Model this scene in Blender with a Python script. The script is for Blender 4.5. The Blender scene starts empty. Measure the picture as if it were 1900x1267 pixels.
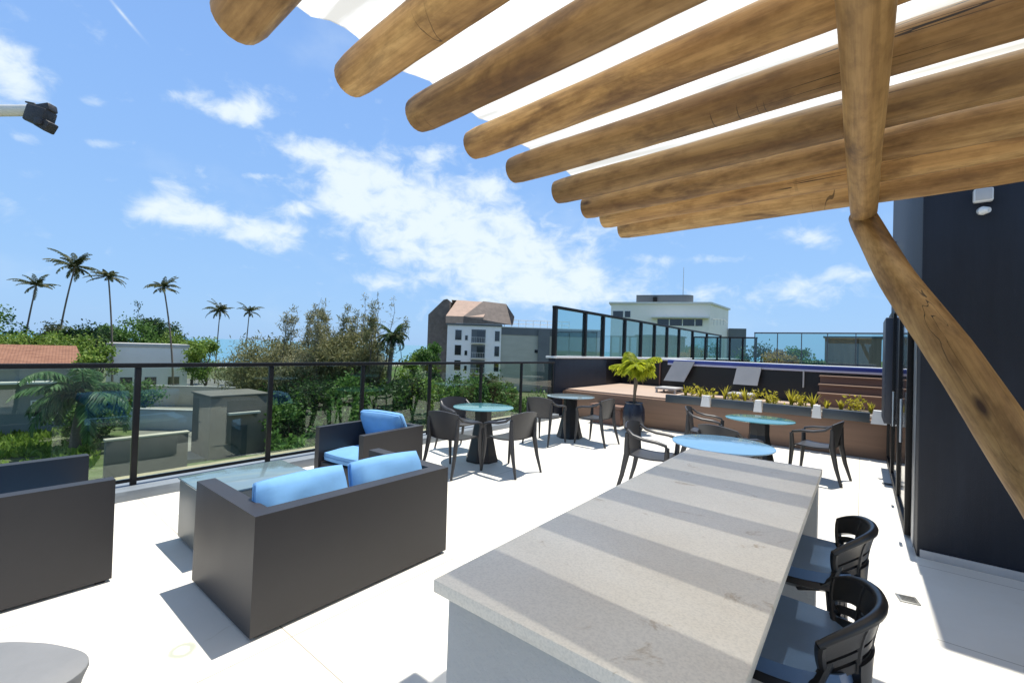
import bpy, bmesh, math, random
from mathutils import Vector, Matrix, noise as mnoise
R = math.radians
rng = random.Random(7)
S = bpy.context.scene
COL = S.collection

# ------------------------------------------------------------------ camera
cam_d = bpy.data.cameras.new("camera")
cam = bpy.data.objects.new("camera", cam_d)
COL.objects.link(cam)
S.camera = cam
YAW, PIT, ROL = R(38.3), R(0.9), R(1.92)
f_ = Vector((-math.sin(YAW) * math.cos(PIT), math.cos(YAW) * math.cos(PIT), math.sin(PIT)))
r_ = Vector((math.cos(YAW), math.sin(YAW), 0))
u_ = r_.cross(f_)
r2 = math.cos(ROL) * r_ + math.sin(ROL) * u_
u2 = -math.sin(ROL) * r_ + math.cos(ROL) * u_
M = Matrix((r2, u2, -f_)).transposed().to_4x4()
M.translation = Vector((0, 0, 1.6))
cam.matrix_world = M
cam_d.sensor_width = 36
cam_d.lens = 36 * 822.7 / 1900
cam_d.clip_start = 0.05
cam_d.clip_end = 20000

# ------------------------------------------------------------------ view, world, sun
S.view_settings.view_transform = 'Standard'
S.view_settings.look = 'None'
S.view_settings.exposure = 0.4
S.view_settings.gamma = 1
SUN_EL = R(75)
W = bpy.data.worlds.new("World")
S.world = W
W.use_nodes = True
wt = W.node_tree
wt.nodes.clear()


def wn(t, **kw):
    n = wt.nodes.new(t)
    for k, v in kw.items():
        setattr(n, k, v)
    return n


def wmath(op, a, b=None, c=None):
    n = wn('ShaderNodeMath', operation=op)
    for i, v in enumerate((a, b, c)):
        if v is None:
            continue
        if isinstance(v, (int, float)):
            n.inputs[i].default_value = v
        else:
            wt.links.new(v, n.inputs[i])
    return n.outputs[0]


sky = wn('ShaderNodeTexSky', sky_type='NISHITA')
sky.sun_disc = False
sky.sun_elevation = SUN_EL
sky.sun_rotation = 0
sky.air_density = 1.0
sky.dust_density = 0.6
sky.ozone_density = 2.0
tc = wn('ShaderNodeTexCoord')
sep = wn('ShaderNodeSeparateXYZ')
wt.links.new(tc.outputs['Generated'], sep.inputs[0])
az = wmath('ARCTAN2', sep.outputs[0], sep.outputs[1])
el = wmath('ARCSINE', sep.outputs[2])
comb = wn('ShaderNodeCombineXYZ')
wt.links.new(az, comb.inputs[0])
wt.links.new(el, comb.inputs[1])
# cloud banks: azimuth, elevation, half-width, half-height, tilt, weight (radians, on the sky dome)
CLOUDS = [(-1.042, 0.36, 0.093, 0.037, 0.153, 1.0), (-0.942, 0.322, 0.122, 0.04, 0.101, 1.0), (-0.869, 0.253, 0.175, 0.068, 0.061, 1.0), (-0.737, 0.233, 0.154, 0.07, 0.03, 1.05), (-0.631, 0.172, 0.165, 0.059, 0.012, 0.95), (-0.527, 0.138, 0.149, 0.035, 0.004, 0.7), (-0.732, 0.359, 0.037, 0.029, 0.047, 1.0), (-1.029, 0.287, 0.08, 0.025, 0.128, 0.85), (-1.135, 0.259, 0.031, 0.012, 0.16, 0.7), (-1.106, 0.379, 0.039, 0.019, 0.197, 0.7), (-1.327, 0.24, 0.039, 0.038, 0.217, 0.9), (-1.352, 0.214, 0.038, 0.02, 0.208, 0.7), (-1.266, 0.221, 0.051, 0.025, 0.181, 0.85), (-1.157, 0.204, 0.043, 0.031, 0.139, 0.9), (-1.222, 0.204, 0.05, 0.018, 0.157, 0.7), (-1.244, 0.415, 0.06, 0.025, 0.276, 0.8), (-1.212, 0.41, 0.03, 0.026, 0.264, 0.7), (-1.33, 0.408, 0.034, 0.01, 0.327, 0.6), (-1.531, 0.362, 0.033, 0.041, 0.426, 1.0), (-1.537, 0.394, 0.033, 0.02, 0.458, 0.5), (-1.53, 0.196, 0.019, 0.017, 0.269, 0.5), (-0.083, 0.223, 0.048, 0.021, -0.112, 0.8), (-0.098, 0.127, 0.096, 0.03, -0.047, 0.6), (-0.017, 0.156, 0.058, 0.019, -0.081, 0.6), (-0.345, 0.198, 0.048, 0.017, -0.036, 0.55), (-0.946, 0.136, 0.08, 0.018, 0.067, 0.6), (-0.863, 0.399, 0.066, 0.025, 0.094, 0.55), (-1.419, 0.308, 0.041, 0.007, 0.309, 0.5), (-1.19, 0.312, 0.036, 0.006, 0.204, 0.45), (-1.44, 0.361, 0.019, 0.009, 0.366, 0.4), (-0.437, 0.27, 0.066, 0.028, -0.039, 0.6), (-0.24, 0.196, 0.058, 0.011, -0.058, 0.5), (-1.503, 0.289, 0.023, 0.006, 0.344, 0.35), (-0.671, 0.105, 0.238, 0.024, 0.021, 0.5), (-0.268, 0.11, 0.144, 0.033, -0.018, 0.4),
          (0.6, 0.5, 0.4, 0.12, 0, 0.9), (1.6, 0.35, 0.5, 0.12, 0, 0.9), (2.6, 0.5, 0.4, 0.15, 0, 0.9), (-2.4, 0.4, 0.5, 0.12, 0, 0.9)]
acc = None
for (a, e, ra, re, ro, am) in CLOUDS:
    m = wn('ShaderNodeMapping', vector_type='TEXTURE')
    m.inputs['Location'].default_value = (a, e, 0)
    m.inputs['Rotation'].default_value = (0, 0, ro)
    m.inputs['Scale'].default_value = (ra / math.cos(e), re, 1)
    wt.links.new(comb.outputs[0], m.inputs[0])
    d = wn('ShaderNodeVectorMath', operation='DOT_PRODUCT')
    wt.links.new(m.outputs[0], d.inputs[0])
    wt.links.new(m.outputs[0], d.inputs[1])
    g = wmath('EXPONENT', wmath('MULTIPLY', d.outputs['Value'], -0.9))
    acc = wmath('MULTIPLY_ADD', g, am, acc if acc is not None else 0.0)
acc = wmath('MINIMUM', acc, 1.15)
mp = wn('ShaderNodeMapping')
mp.inputs['Scale'].default_value = (1, 1.5, 1)
wt.links.new(comb.outputs[0], mp.inputs[0])
nz = wn('ShaderNodeTexNoise')
nz.inputs['Scale'].default_value = 17
nz.inputs['Detail'].default_value = 9
nz.inputs['Roughness'].default_value = 0.6
nz.inputs['Distortion'].default_value = 0.35
wt.links.new(mp.outputs[0], nz.inputs['Vector'])
nz2 = wn('ShaderNodeTexNoise')
nz2.inputs['Scale'].default_value = 4.0
nz2.inputs['Detail'].default_value = 5
wt.links.new(mp.outputs[0], nz2.inputs['Vector'])
dens = wmath('MULTIPLY_ADD', wmath('SUBTRACT', nz.outputs['Fac'], 0.5), 2.3, acc)
mr = wn('ShaderNodeMapRange', interpolation_type='SMOOTHSTEP')
mr.inputs['From Min'].default_value = 0.22
mr.inputs['From Max'].default_value = 1.30
mr.inputs['To Max'].default_value = 0.92
wt.links.new(dens, mr.inputs['Value'])
# thin veil of cirrus
mr2 = wn('ShaderNodeMapRange', interpolation_type='SMOOTHSTEP')
mr2.inputs['From Min'].default_value = 0.55
mr2.inputs['From Max'].default_value = 0.85
mr2.inputs['To Max'].default_value = 0.25
wt.links.new(nz2.outputs['Fac'], mr2.inputs['Value'])
# contrail
ctm = wn('ShaderNodeMapping', vector_type='TEXTURE')
ctm.inputs['Location'].default_value = (-1.405, 0.4925, 0)
ctm.inputs['Rotation'].default_value = (0, 0, -0.66)
ctm.inputs['Scale'].default_value = (0.022, 0.0021, 1)
wt.links.new(comb.outputs[0], ctm.inputs[0])
ctd = wn('ShaderNodeVectorMath', operation='DOT_PRODUCT')
wt.links.new(ctm.outputs[0], ctd.inputs[0])
wt.links.new(ctm.outputs[0], ctd.inputs[1])
ctg = wmath('MULTIPLY', wmath('EXPONENT', wmath('MULTIPLY', ctd.outputs['Value'], -1.0)), wmath('MULTIPLY', nz.outputs['Fac'], 1.3))
mask = wmath('MAXIMUM', wmath('MAXIMUM', mr.outputs[0], mr2.outputs[0]), ctg)
tint = wn('ShaderNodeMix', data_type='RGBA', blend_type='MULTIPLY')
tint.inputs['Factor'].default_value = 1
tint.inputs[7].default_value = (1.0, 1.0, 1.0, 1)
SKY_TINT = tint.inputs[7]
wt.links.new(sky.outputs[0], tint.inputs[6])
# marine air: the Nishita sky pulled towards the clear blue of the photograph by elevation, except the unseen zenith
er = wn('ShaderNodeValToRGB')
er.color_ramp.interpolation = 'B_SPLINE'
EL = [(0.0, (2.75, 4.6, 7.3)), (0.06, (2.75, 4.75, 7.6)), (0.22, (2.4, 4.35, 7.7)), (0.45, (1.95, 3.7, 7.5)), (0.58, (1.9, 3.3, 6.2)), (0.85, (2.0, 2.6, 3.6))]  # last stops grey the unseen zenith to cut blue fill light
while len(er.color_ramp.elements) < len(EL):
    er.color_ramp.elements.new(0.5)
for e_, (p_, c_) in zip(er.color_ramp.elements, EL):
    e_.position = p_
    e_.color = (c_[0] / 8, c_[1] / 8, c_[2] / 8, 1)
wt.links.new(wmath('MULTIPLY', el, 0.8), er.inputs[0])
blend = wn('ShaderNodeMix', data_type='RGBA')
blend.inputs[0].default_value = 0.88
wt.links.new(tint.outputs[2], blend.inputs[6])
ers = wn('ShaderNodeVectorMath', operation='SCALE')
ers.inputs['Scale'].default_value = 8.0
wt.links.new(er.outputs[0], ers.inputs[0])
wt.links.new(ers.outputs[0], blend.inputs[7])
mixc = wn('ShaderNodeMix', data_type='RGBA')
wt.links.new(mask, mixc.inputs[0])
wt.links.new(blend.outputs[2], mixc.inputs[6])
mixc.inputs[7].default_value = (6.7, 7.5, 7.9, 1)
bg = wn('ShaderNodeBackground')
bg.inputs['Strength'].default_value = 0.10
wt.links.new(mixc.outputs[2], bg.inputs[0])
wo = wn('ShaderNodeOutputWorld')
wt.links.new(bg.outputs[0], wo.inputs[0])

sun_d = bpy.data.lights.new("sun", 'SUN')
sun_d.energy = 4.6
sun_d.angle = R(0.5)
sun_d.color = (1.0, 0.95, 0.86)
sun = bpy.data.objects.new("sun", sun_d)
COL.objects.link(sun)
sdir = Vector((0.0, math.cos(SUN_EL), math.sin(SUN_EL)))   # towards the sun
sun.rotation_euler = sdir.to_track_quat('Z', 'Y').to_euler()
sun.location = (0, 8, 30)


# ------------------------------------------------------------------ materials
def new_mat(name):
    m = bpy.data.materials.new(name)
    m.use_nodes = True
    nt = m.node_tree
    nt.nodes.clear()
    o = nt.nodes.new('ShaderNodeOutputMaterial')
    return m, nt, o


def N(nt, t, **kw):
    n = nt.nodes.new(t)
    for k, v in kw.items():
        setattr(n, k, v)
    return n


def ramp(nt, fac, stops):
    n = N(nt, 'ShaderNodeValToRGB')
    cr = n.color_ramp
    while len(cr.elements) < len(stops):
        cr.elements.new(0.5)
    for e, (p, c) in zip(cr.elements, stops):
        e.position = p
        e.color = (*c, 1) if len(c) == 3 else c
    nt.links.new(fac, n.inputs[0])
    return n.outputs[0]


def noise_n(nt, vec, scale, detail=5, rough=0.55, dist=0):
    n = N(nt, 'ShaderNodeTexNoise')
    n.inputs['Scale'].default_value = scale
    n.inputs['Detail'].default_value = detail
    n.inputs['Roughness'].default_value = rough
    n.inputs['Distortion'].default_value = dist
    if vec is not None:
        nt.links.new(vec, n.inputs['Vector'])
    return n.outputs['Fac']


def mapped(nt, src, scale):
    m = N(nt, 'ShaderNodeMapping')
    m.inputs['Scale'].default_value = scale
    nt.links.new(src, m.inputs[0])
    return m.outputs[0]


def principled(nt, o, rough=0.6, metal=0.0, spec=0.5):
    p = N(nt, 'ShaderNodeBsdfPrincipled')
    p.inputs['Roughness'].default_value = rough
    p.inputs['Metallic'].default_value = metal
    p.inputs['Specular IOR Level'].default_value = spec
    nt.links.new(p.outputs[0], o.inputs[0])
    return p


def bump(nt, p, fac, strength, dist=0.01):
    b = N(nt, 'ShaderNodeBump')
    b.inputs['Strength'].default_value = strength
    b.inputs['Distance'].default_value = dist
    nt.links.new(fac, b.inputs['Height'])
    nt.links.new(b.outputs[0], p.inputs['Normal'])


def plain(name, col, rough=0.6, var=0.12, scale=6.0, metal=0.0, spec=0.5, bstr=0.0, bscale=80, col2=None, stretch=(1, 1, 1)):
    m, nt, o = new_mat(name)
    p = principled(nt, o, rough, metal, spec)
    t = N(nt, 'ShaderNodeTexCoord')
    v = mapped(nt, t.outputs['Object'], stretch)
    n1 = noise_n(nt, v, scale, 6, 0.6)
    lo = tuple(c * (1 - var) for c in col)
    hi = tuple(min(1, c * (1 + var)) for c in col) if col2 is None else col2
    nt.links.new(ramp(nt, n1, [(0.3, lo), (0.7, hi)]), p.inputs['Base Color'])
    if var > 0:
        rr = N(nt, 'ShaderNodeMapRange')
        rr.inputs['To Min'].default_value = max(0.02, rough - 0.07)
        rr.inputs['To Max'].default_value = min(1, rough + 0.09)
        nt.links.new(n1, rr.inputs[0])
        nt.links.new(rr.outputs[0], p.inputs['Roughness'])
    if bstr > 0:
        bump(nt, p, noise_n(nt, v, bscale, 4, 0.6), bstr)
    return m


def wood_log(name, dark, mid, light, patch=0.5):
    m, nt, o = new_mat(name)
    p = principled(nt, o, 0.55, 0, 0.35)
    t = N(nt, 'ShaderNodeTexCoord')
    oi = N(nt, 'ShaderNodeObjectInfo')
    ad = N(nt, 'ShaderNodeVectorMath', operation='ADD')
    sc = N(nt, 'ShaderNodeVectorMath', operation='SCALE')
    cb = N(nt, 'ShaderNodeCombineXYZ')
    nt.links.new(oi.outputs['Random'], cb.inputs[0])
    nt.links.new(oi.outputs['Random'], cb.inputs[1])
    nt.links.new(cb.outputs[0], sc.inputs[0])
    sc.inputs['Scale'].default_value = 23.0
    nt.links.new(t.outputs['Object'], ad.inputs[0])
    nt.links.new(sc.outputs[0], ad.inputs[1])
    v1 = mapped(nt, ad.outputs[0], (0.55, 4.5, 4.5))
    g = noise_n(nt, v1, 1.5, 4, 0.5, 0.5)
    fine = noise_n(nt, mapped(nt, ad.outputs[0], (3.0, 75, 75)), 1.0, 4, 0.6, 0.3)
    mott = noise_n(nt, mapped(nt, ad.outputs[0], (7, 16, 16)), 1.0, 5, 0.65)
    v2 = mapped(nt, ad.outputs[0], (1.5, 4.5, 4.5))
    big = noise_n(nt, v2, 1.3, 6, 0.62, 0.5)
    base = ramp(nt, g, [(0.28, dark), (0.5, mid), (0.72, light)])
    fm = N(nt, 'ShaderNodeMix', data_type='RGBA', blend_type='MULTIPLY')
    fm.inputs[0].default_value = 1
    nt.links.new(base, fm.inputs[6])
    nt.links.new(ramp(nt, fine, [(0.3, (0.74, 0.72, 0.68)), (0.62, (1.05, 1.05, 1.05))]), fm.inputs[7])
    fm2 = N(nt, 'ShaderNodeMix', data_type='RGBA', blend_type='MULTIPLY')
    fm2.inputs[0].default_value = 1
    nt.links.new(fm.outputs[2], fm2.inputs[6])
    nt.links.new(ramp(nt, mott, [(0.32, (0.66, 0.62, 0.56)), (0.56, (1.0, 1.0, 1.0))]), fm2.inputs[7])
    pm = ramp(nt, big, [(0.53, (0, 0, 0)), (0.68, (patch,) * 3)])
    mx = N(nt, 'ShaderNodeMix', data_type='RGBA')
    nt.links.new(pm, mx.inputs[0])
    nt.links.new(fm2.outputs[2], mx.inputs[6])
    mx.inputs[7].default_value = (dark[0] * 0.42, dark[1] * 0.4, dark[2] * 0.5, 1)
    # knots
    vo = N(nt, 'ShaderNodeTexVoronoi')
    vo.inputs['Scale'].default_value = 1.0
    nt.links.new(mapped(nt, ad.outputs[0], (1.7, 5.0, 5.0)), vo.inputs['Vector'])
    kn = ramp(nt, vo.outputs['Distance'], [(0.05, (1, 1, 1)), (0.13, (0, 0, 0))])
    mk = N(nt, 'ShaderNodeMix', data_type='RGBA')
    nt.links.new(kn, mk.inputs[0])
    nt.links.new(mx.outputs[2], mk.inputs[6])
    mk.inputs[7].default_value = (dark[0] * 0.25, dark[1] * 0.22, dark[2] * 0.22, 1)
    # drying cracks: thin dark lines along the grain, and a few growth rings round the log
    cr = noise_n(nt, mapped(nt, ad.outputs[0], (0.5, 17, 17)), 1.0, 2, 0.4, 0.15)
    band = N(nt, 'ShaderNodeMath', operation='COMPARE')
    nt.links.new(cr, band.inputs[0])
    band.inputs[1].default_value = 0.60
    band.inputs[2].default_value = 0.006
    gate = ramp(nt, noise_n(nt, mapped(nt, ad.outputs[0], (0.9, 2, 2)), 1.0, 2), [(0.56, (0, 0, 0)), (0.64, (1, 1, 1))])
    r1 = noise_n(nt, mapped(nt, ad.outputs[0], (5.5, 0.7, 0.7)), 1.0, 2, 0.4, 0.4)
    band2 = N(nt, 'ShaderNodeMath', operation='COMPARE')
    nt.links.new(r1, band2.inputs[0])
    band2.inputs[1].default_value = 0.42
    band2.inputs[2].default_value = 0.004
    gate2 = ramp(nt, noise_n(nt, mapped(nt, ad.outputs[0], (1.1, 1.5, 1.5)), 1.0, 2), [(0.60, (0, 0, 0)), (0.64, (0.7, 0.7, 0.7))])
    m1 = N(nt, 'ShaderNodeMath', operation='MULTIPLY')
    nt.links.new(band.outputs[0], m1.inputs[0]); nt.links.new(gate, m1.inputs[1])
    m2 = N(nt, 'ShaderNodeMath', operation='MULTIPLY')
    nt.links.new(band2.outputs[0], m2.inputs[0]); nt.links.new(gate2, m2.inputs[1])
    m3 = N(nt, 'ShaderNodeMath', operation='MAXIMUM')
    nt.links.new(m1.outputs[0], m3.inputs[0]); nt.links.new(m2.outputs[0], m3.inputs[1])
    mc = N(nt, 'ShaderNodeMix', data_type='RGBA')
    nt.links.new(m3.outputs[0], mc.inputs[0])
    nt.links.new(mk.outputs[2], mc.inputs[6])
    mc.inputs[7].default_value = (0.022, 0.014, 0.008, 1)
    tone = ramp(nt, oi.outputs['Random'], [(0.0, (0.60, 0.565, 0.50)), (0.5, (0.95, 0.90, 0.82)), (1.0, (1.2, 1.14, 1.02))])
    mt_ = N(nt, 'ShaderNodeMix', data_type='RGBA', blend_type='MULTIPLY')
    mt_.inputs[0].default_value = 1
    nt.links.new(mc.outputs[2], mt_.inputs[6])
    nt.links.new(tone, mt_.inputs[7])
    nt.links.new(mt_.outputs[2], p.inputs['Base Color'])
    bump(nt, p, fine, 0.25, 0.004)
    return m


def leaf_mat(name, c1, c2, c3, trans=0.38, rough=0.5):
    m, nt, o = new_mat(name)
    p = N(nt, 'ShaderNodeBsdfPrincipled')
    p.inputs['Roughness'].default_value = rough
    p.inputs['Specular IOR Level'].default_value = 0.35
    ge = N(nt, 'ShaderNodeNewGeometry')
    t = N(nt, 'ShaderNodeTexCoord')
    n1 = noise_n(nt, t.outputs['Object'], 0.9, 3)
    mx = N(nt, 'ShaderNodeMath', operation='MULTIPLY_ADD')
    nt.links.new(ge.outputs['Random Per Island'], mx.inputs[0])
    mx.inputs[1].default_value = 0.65
    sb = N(nt, 'ShaderNodeMath', operation='SUBTRACT')
    nt.links.new(n1, sb.inputs[0])
    sb.inputs[1].default_value = 0.32
    nt.links.new(sb.outputs[0], mx.inputs[2])
    c = ramp(nt, mx.outputs[0], [(0.1, c1), (0.5, c2), (0.95, c3)])
    nt.links.new(c, p.inputs['Base Color'])
    tr = N(nt, 'ShaderNodeBsdfTranslucent')
    nt.links.new(c, tr.inputs[0])
    ms = N(nt, 'ShaderNodeMixShader')
    ms.inputs[0].default_value = trans
    nt.links.new(p.outputs[0], ms.inputs[1])
    nt.links.new(tr.outputs[0], ms.inputs[2])
    nt.links.new(ms.outputs[0], o.inputs[0])
    return m


def glass_mat(name, tint, refl=1.0, ior=1.5, rough=0.0):
    m, nt, o = new_mat(name)
    tr = N(nt, 'ShaderNodeBsdfTransparent')
    tr.inputs[0].default_value = (*tint, 1)
    gl = N(nt, 'ShaderNodeBsdfGlossy')
    gl.inputs['Roughness'].default_value = rough
    gl.inputs[0].default_value = (0.95, 1.0, 0.97, 1)
    fr = N(nt, 'ShaderNodeFresnel')
    ge = N(nt, 'ShaderNodeNewGeometry')
    io = N(nt, 'ShaderNodeMath', operation='MULTIPLY_ADD')
    nt.links.new(ge.outputs['Backfacing'], io.inputs[0])
    io.inputs[1].default_value = 1 / ior - ior
    io.inputs[2].default_value = ior
    nt.links.new(io.outputs[0], fr.inputs['IOR'])
    mu = N(nt, 'ShaderNodeMath', operation='MULTIPLY')
    nt.links.new(fr.outputs[0], mu.inputs[0])
    mu.inputs[1].default_value = refl
    mu.use_clamp = True
    ms = N(nt, 'ShaderNodeMixShader')
    nt.links.new(mu.outputs[0], ms.inputs[0])
    nt.links.new(tr.outputs[0], ms.inputs[1])
    nt.links.new(gl.outputs[0], ms.inputs[2])
    nt.links.new(ms.outputs[0], o.inputs[0])
    return m


MT = {}
MT['curb'] = plain('curb_paint', (0.22, 0.25, 0.28), 0.45, 0.15, 2.0)
MT['sofa'] = plain('charcoal_synthetic', (0.030, 0.028, 0.030), 0.45, 0.10, 3.0, bstr=0.08, bscale=220)
MT['blue'] = plain('sky_blue_fabric', (0.18, 0.385, 0.67), 0.85, 0.06, 9.0, spec=0.2, bstr=0.15, bscale=300)
MT['piping'] = plain('blue_piping', (0.12, 0.27, 0.50), 0.8, 0.05, 9.0)
MT['black'] = plain('black_metal', (0.010, 0.010, 0.011), 0.5, 0.2, 4.0, spec=0.25)
MT['blackp'] = plain('black_plastic', (0.014, 0.0145, 0.016), 0.30, 0.2, 6.0, bstr=0.05, bscale=160)
MT['chair'] = plain('graphite_plastic', (0.043, 0.042, 0.044), 0.40, 0.12, 6.0, bstr=0.05, bscale=160)
MT['seatblue'] = plain('slate_blue_vinyl', (0.105, 0.18, 0.31), 0.33, 0.1, 6.0, bstr=0.05, bscale=120)
MT['teal'] = plain('teal_glass_top', (0.085, 0.25, 0.28), 0.06, 0.03, 2.0, spec=0.7)
MT['greytop'] = plain('grey_glass_top', (0.22, 0.28, 0.30), 0.06, 0.03, 2.0, spec=0.7)
MT['bluetop'] = plain('pale_blue_glass_top', (0.17, 0.33, 0.50), 0.06, 0.03, 2.0, spec=0.7)
MT['ctop'] = plain('smoked_glass_top', (0.17, 0.24, 0.27), 0.05, 0.03, 2.0, spec=0.75)
MT['ctable'] = plain('grey_olive_panel', (0.16, 0.165, 0.15), 0.4, 0.08, 3.0)
MT['pouf'] = plain('grey_concrete', (0.21, 0.215, 0.22), 0.65, 0.06, 5.0, bstr=0.08, bscale=90)
MT['navy'] = plain('navy_render', (0.0075, 0.0105, 0.018), 0.6, 0.10, 1.2, bstr=0.12, bscale=140)
m, nt, o = new_mat('navy_render_streaked')
p = principled(nt, o, 0.55, 0, 0.4)
t = N(nt, 'ShaderNodeTexCoord')
n1 = noise_n(nt, mapped(nt, t.outputs['Object'], (5, 5, 0.35)), 1.3, 6, 0.65)
n2 = noise_n(nt, t.outputs['Object'], 150, 3, 0.6)
n3 = noise_n(nt, t.outputs['Object'], 0.9, 5, 0.6)
ca = ramp(nt, n1, [(0.35, (0.0062, 0.0095, 0.0185)), (0.7, (0.0105, 0.0160, 0.0290))])
cb_ = ramp(nt, n3, [(0.3, (0.82, 0.82, 0.82)), (0.7, (1.15, 1.15, 1.12))])
mw = N(nt, 'ShaderNodeMix', data_type='RGBA', blend_type='MULTIPLY'); mw.inputs[0].default_value = 1
nt.links.new(ca, mw.inputs[6]); nt.links.new(cb_, mw.inputs[7])
nt.links.new(mw.outputs[2], p.inputs['Base Color'])
bump(nt, p, n2, 0.3, 0.004)
MT['navy'] = m
MT['navy2'] = plain('slate_navy_metal', (0.04, 0.047, 0.066), 0.45, 0.10, 1.5)
MT['white'] = plain('white_paint', (0.78, 0.78, 0.76), 0.5, 0.05, 2.0)
MT['offwhite'] = plain('off_white_render', (0.70, 0.69, 0.64), 0.7, 0.08, 1.0, bstr=0.1, bscale=40)
MT['whiteplast'] = plain('white_plastic', (0.72, 0.73, 0.72), 0.35, 0.04, 5.0)
MT['metal'] = plain('brushed_metal', (0.55, 0.57, 0.60), 0.3, 0.06, 3.0, metal=0.9)
MT['skirt'] = plain('pale_grey_skirting', (0.42, 0.43, 0.44), 0.6, 0.06, 4.0)
MT['bluecope'] = plain('blue_coping', (0.05, 0.075, 0.33), 0.35, 0.12, 3.0)
MT['lilac'] = plain('lilac_white_coping', (0.60, 0.60, 0.72), 0.5, 0.05, 3.0)
MT['brown'] = plain('brown_composite', (0.24, 0.145, 0.095), 0.6, 0.14, 2.2, stretch=(0.25, 1, 6), bstr=0.1, bscale=20)
MT['deck'] = plain('tan_decking', (0.46, 0.345, 0.265), 0.6, 0.14, 2.2, stretch=(0.4, 5, 1))
MT['steps'] = plain('red_brown_boards', (0.19, 0.105, 0.075), 0.6, 0.14, 2.0, stretch=(0.25, 4, 4))
MT['slab'] = plain('dark_slate_panel', (0.055, 0.068, 0.080), 0.35, 0.15, 2.0)
MT['void'] = plain('black_cladding', (0.008, 0.008, 0.010), 0.4, 0.2, 2.0)
MT['greypanel'] = plain('grey_board', (0.42, 0.415, 0.41), 0.6, 0.06, 3.0)
MT['soil'] = plain('planter_soil', (0.10, 0.075, 0.045), 0.9, 0.4, 9.0, bstr=0.5, bscale=30)
MT['ledge'] = plain('tan_ledge', (0.34, 0.28, 0.17), 0.7, 0.25, 2.5)
MT['conc'] = plain('pale_concrete', (0.46, 0.46, 0.44), 0.8, 0.10, 0.8, bstr=0.1, bscale=10)
MT['paving'] = plain('grey_paving', (0.22, 0.215, 0.20), 0.85, 0.22, 0.35)
MT['greybrown'] = plain('grey_brown_reflection', (0.15, 0.14, 0.13), 0.8, 0.12, 0.7, bstr=0.2, bscale=14)
MT['beige'] = plain('beige_wall_paint', (0.50, 0.46, 0.38), 0.8, 0.10, 0.6)
MT['bluegrey'] = plain('blue_grey_wall', (0.40, 0.45, 0.47), 0.75, 0.08, 0.6)
MT['houseg'] = plain('grey_house_render', (0.20, 0.23, 0.23), 0.8, 0.10, 0.4)
MT['asphalt'] = plain('asphalt', (0.16, 0.155, 0.15), 0.85, 0.15, 0.5)
MT['brownrf'] = plain('brown_shingle', (0.17, 0.135, 0.115), 0.8, 0.25, 1.4, bstr=0.3, bscale=6)
MT['terrac'] = plain('terracotta_shingle', (0.43, 0.30, 0.23), 0.8, 0.14, 1.2, bstr=0.3, bscale=6)
MT['hotelw'] = plain('hotel_white', (0.86, 0.83, 0.80), 0.7, 0.06, 0.3)
MT['hotelg'] = plain('hotel_grey_green', (0.42, 0.42, 0.36), 0.75, 0.08, 0.25, stretch=(1, 1, 4))
MT['hotelband'] = plain('hotel_dark_band', (0.13, 0.145, 0.155), 0.7, 0.12, 0.4)
MT['pane'] = plain('dark_window_pane', (0.02, 0.025, 0.03), 0.08, 0.1, 0.5, spec=0.8)
MT['cream'] = plain('cream_render', (0.88, 0.83, 0.73), 0.7, 0.05, 0.3)
MT['cabin'] = plain('brown_cabin_boards', (0.14, 0.105, 0.075), 0.7, 0.2, 1.2, stretch=(6, 6, 0.5))
MT['trunk'] = plain('bark', (0.12, 0.095, 0.07), 0.9, 0.35, 5.0, bstr=0.5, bscale=14)
MT['palmtrunk'] = plain('palm_bark', (0.17, 0.14, 0.11), 0.9, 0.3, 5.0, stretch=(1, 1, 4), bstr=0.5, bscale=10)
MT['lamp'] = plain('pale_grey_pole', (0.60, 0.60, 0.57), 0.4, 0.07, 2.0)
MT['dkfit'] = plain('dark_fitting', (0.03, 0.028, 0.03), 0.5, 0.3, 14.0, bstr=0.4, bscale=40)
MT['sand'] = plain('beach_sand', (0.5, 0.44, 0.33), 0.9, 0.1, 0.1)
MT['carp'] = plain('black_car_paint', (0.012, 0.013, 0.015), 0.12, 0.05, 2.0, spec=0.8)
MT['rubber'] = plain('tyre_rubber', (0.015, 0.015, 0.015), 0.8, 0.1, 4.0)
MT['pot'] = plain('navy_glazed_pot', (0.018, 0.023, 0.040), 0.28, 0.15, 5.0)
MT['drain'] = plain('drain_steel', (0.30, 0.30, 0.28), 0.4, 0.1, 6.0, metal=0.6)
MT['dkslot'] = plain('dark_slot', (0.01, 0.01, 0.01), 0.6, 0.1, 4.0)
MT['wood'] = wood_log('eucalyptus_log', (0.25, 0.135, 0.050), (0.46, 0.285, 0.118), (0.64, 0.44, 0.21), 0.85)
MT['wood2'] = wood_log('eucalyptus_post', (0.25, 0.138, 0.050), (0.44, 0.275, 0.112), (0.60, 0.41, 0.19), 0.75)
MT['glass'] = glass_mat('railing_glass', (0.87, 0.925, 0.88), 1.0)
MT['glass2'] = glass_mat('screen_glass', (0.70, 0.84, 0.85), 1.2)
MT['doorglass'] = plain('dark_door_glass', (0.012, 0.015, 0.018), 0.03, 0.05, 1.0, spec=1.0)

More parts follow.
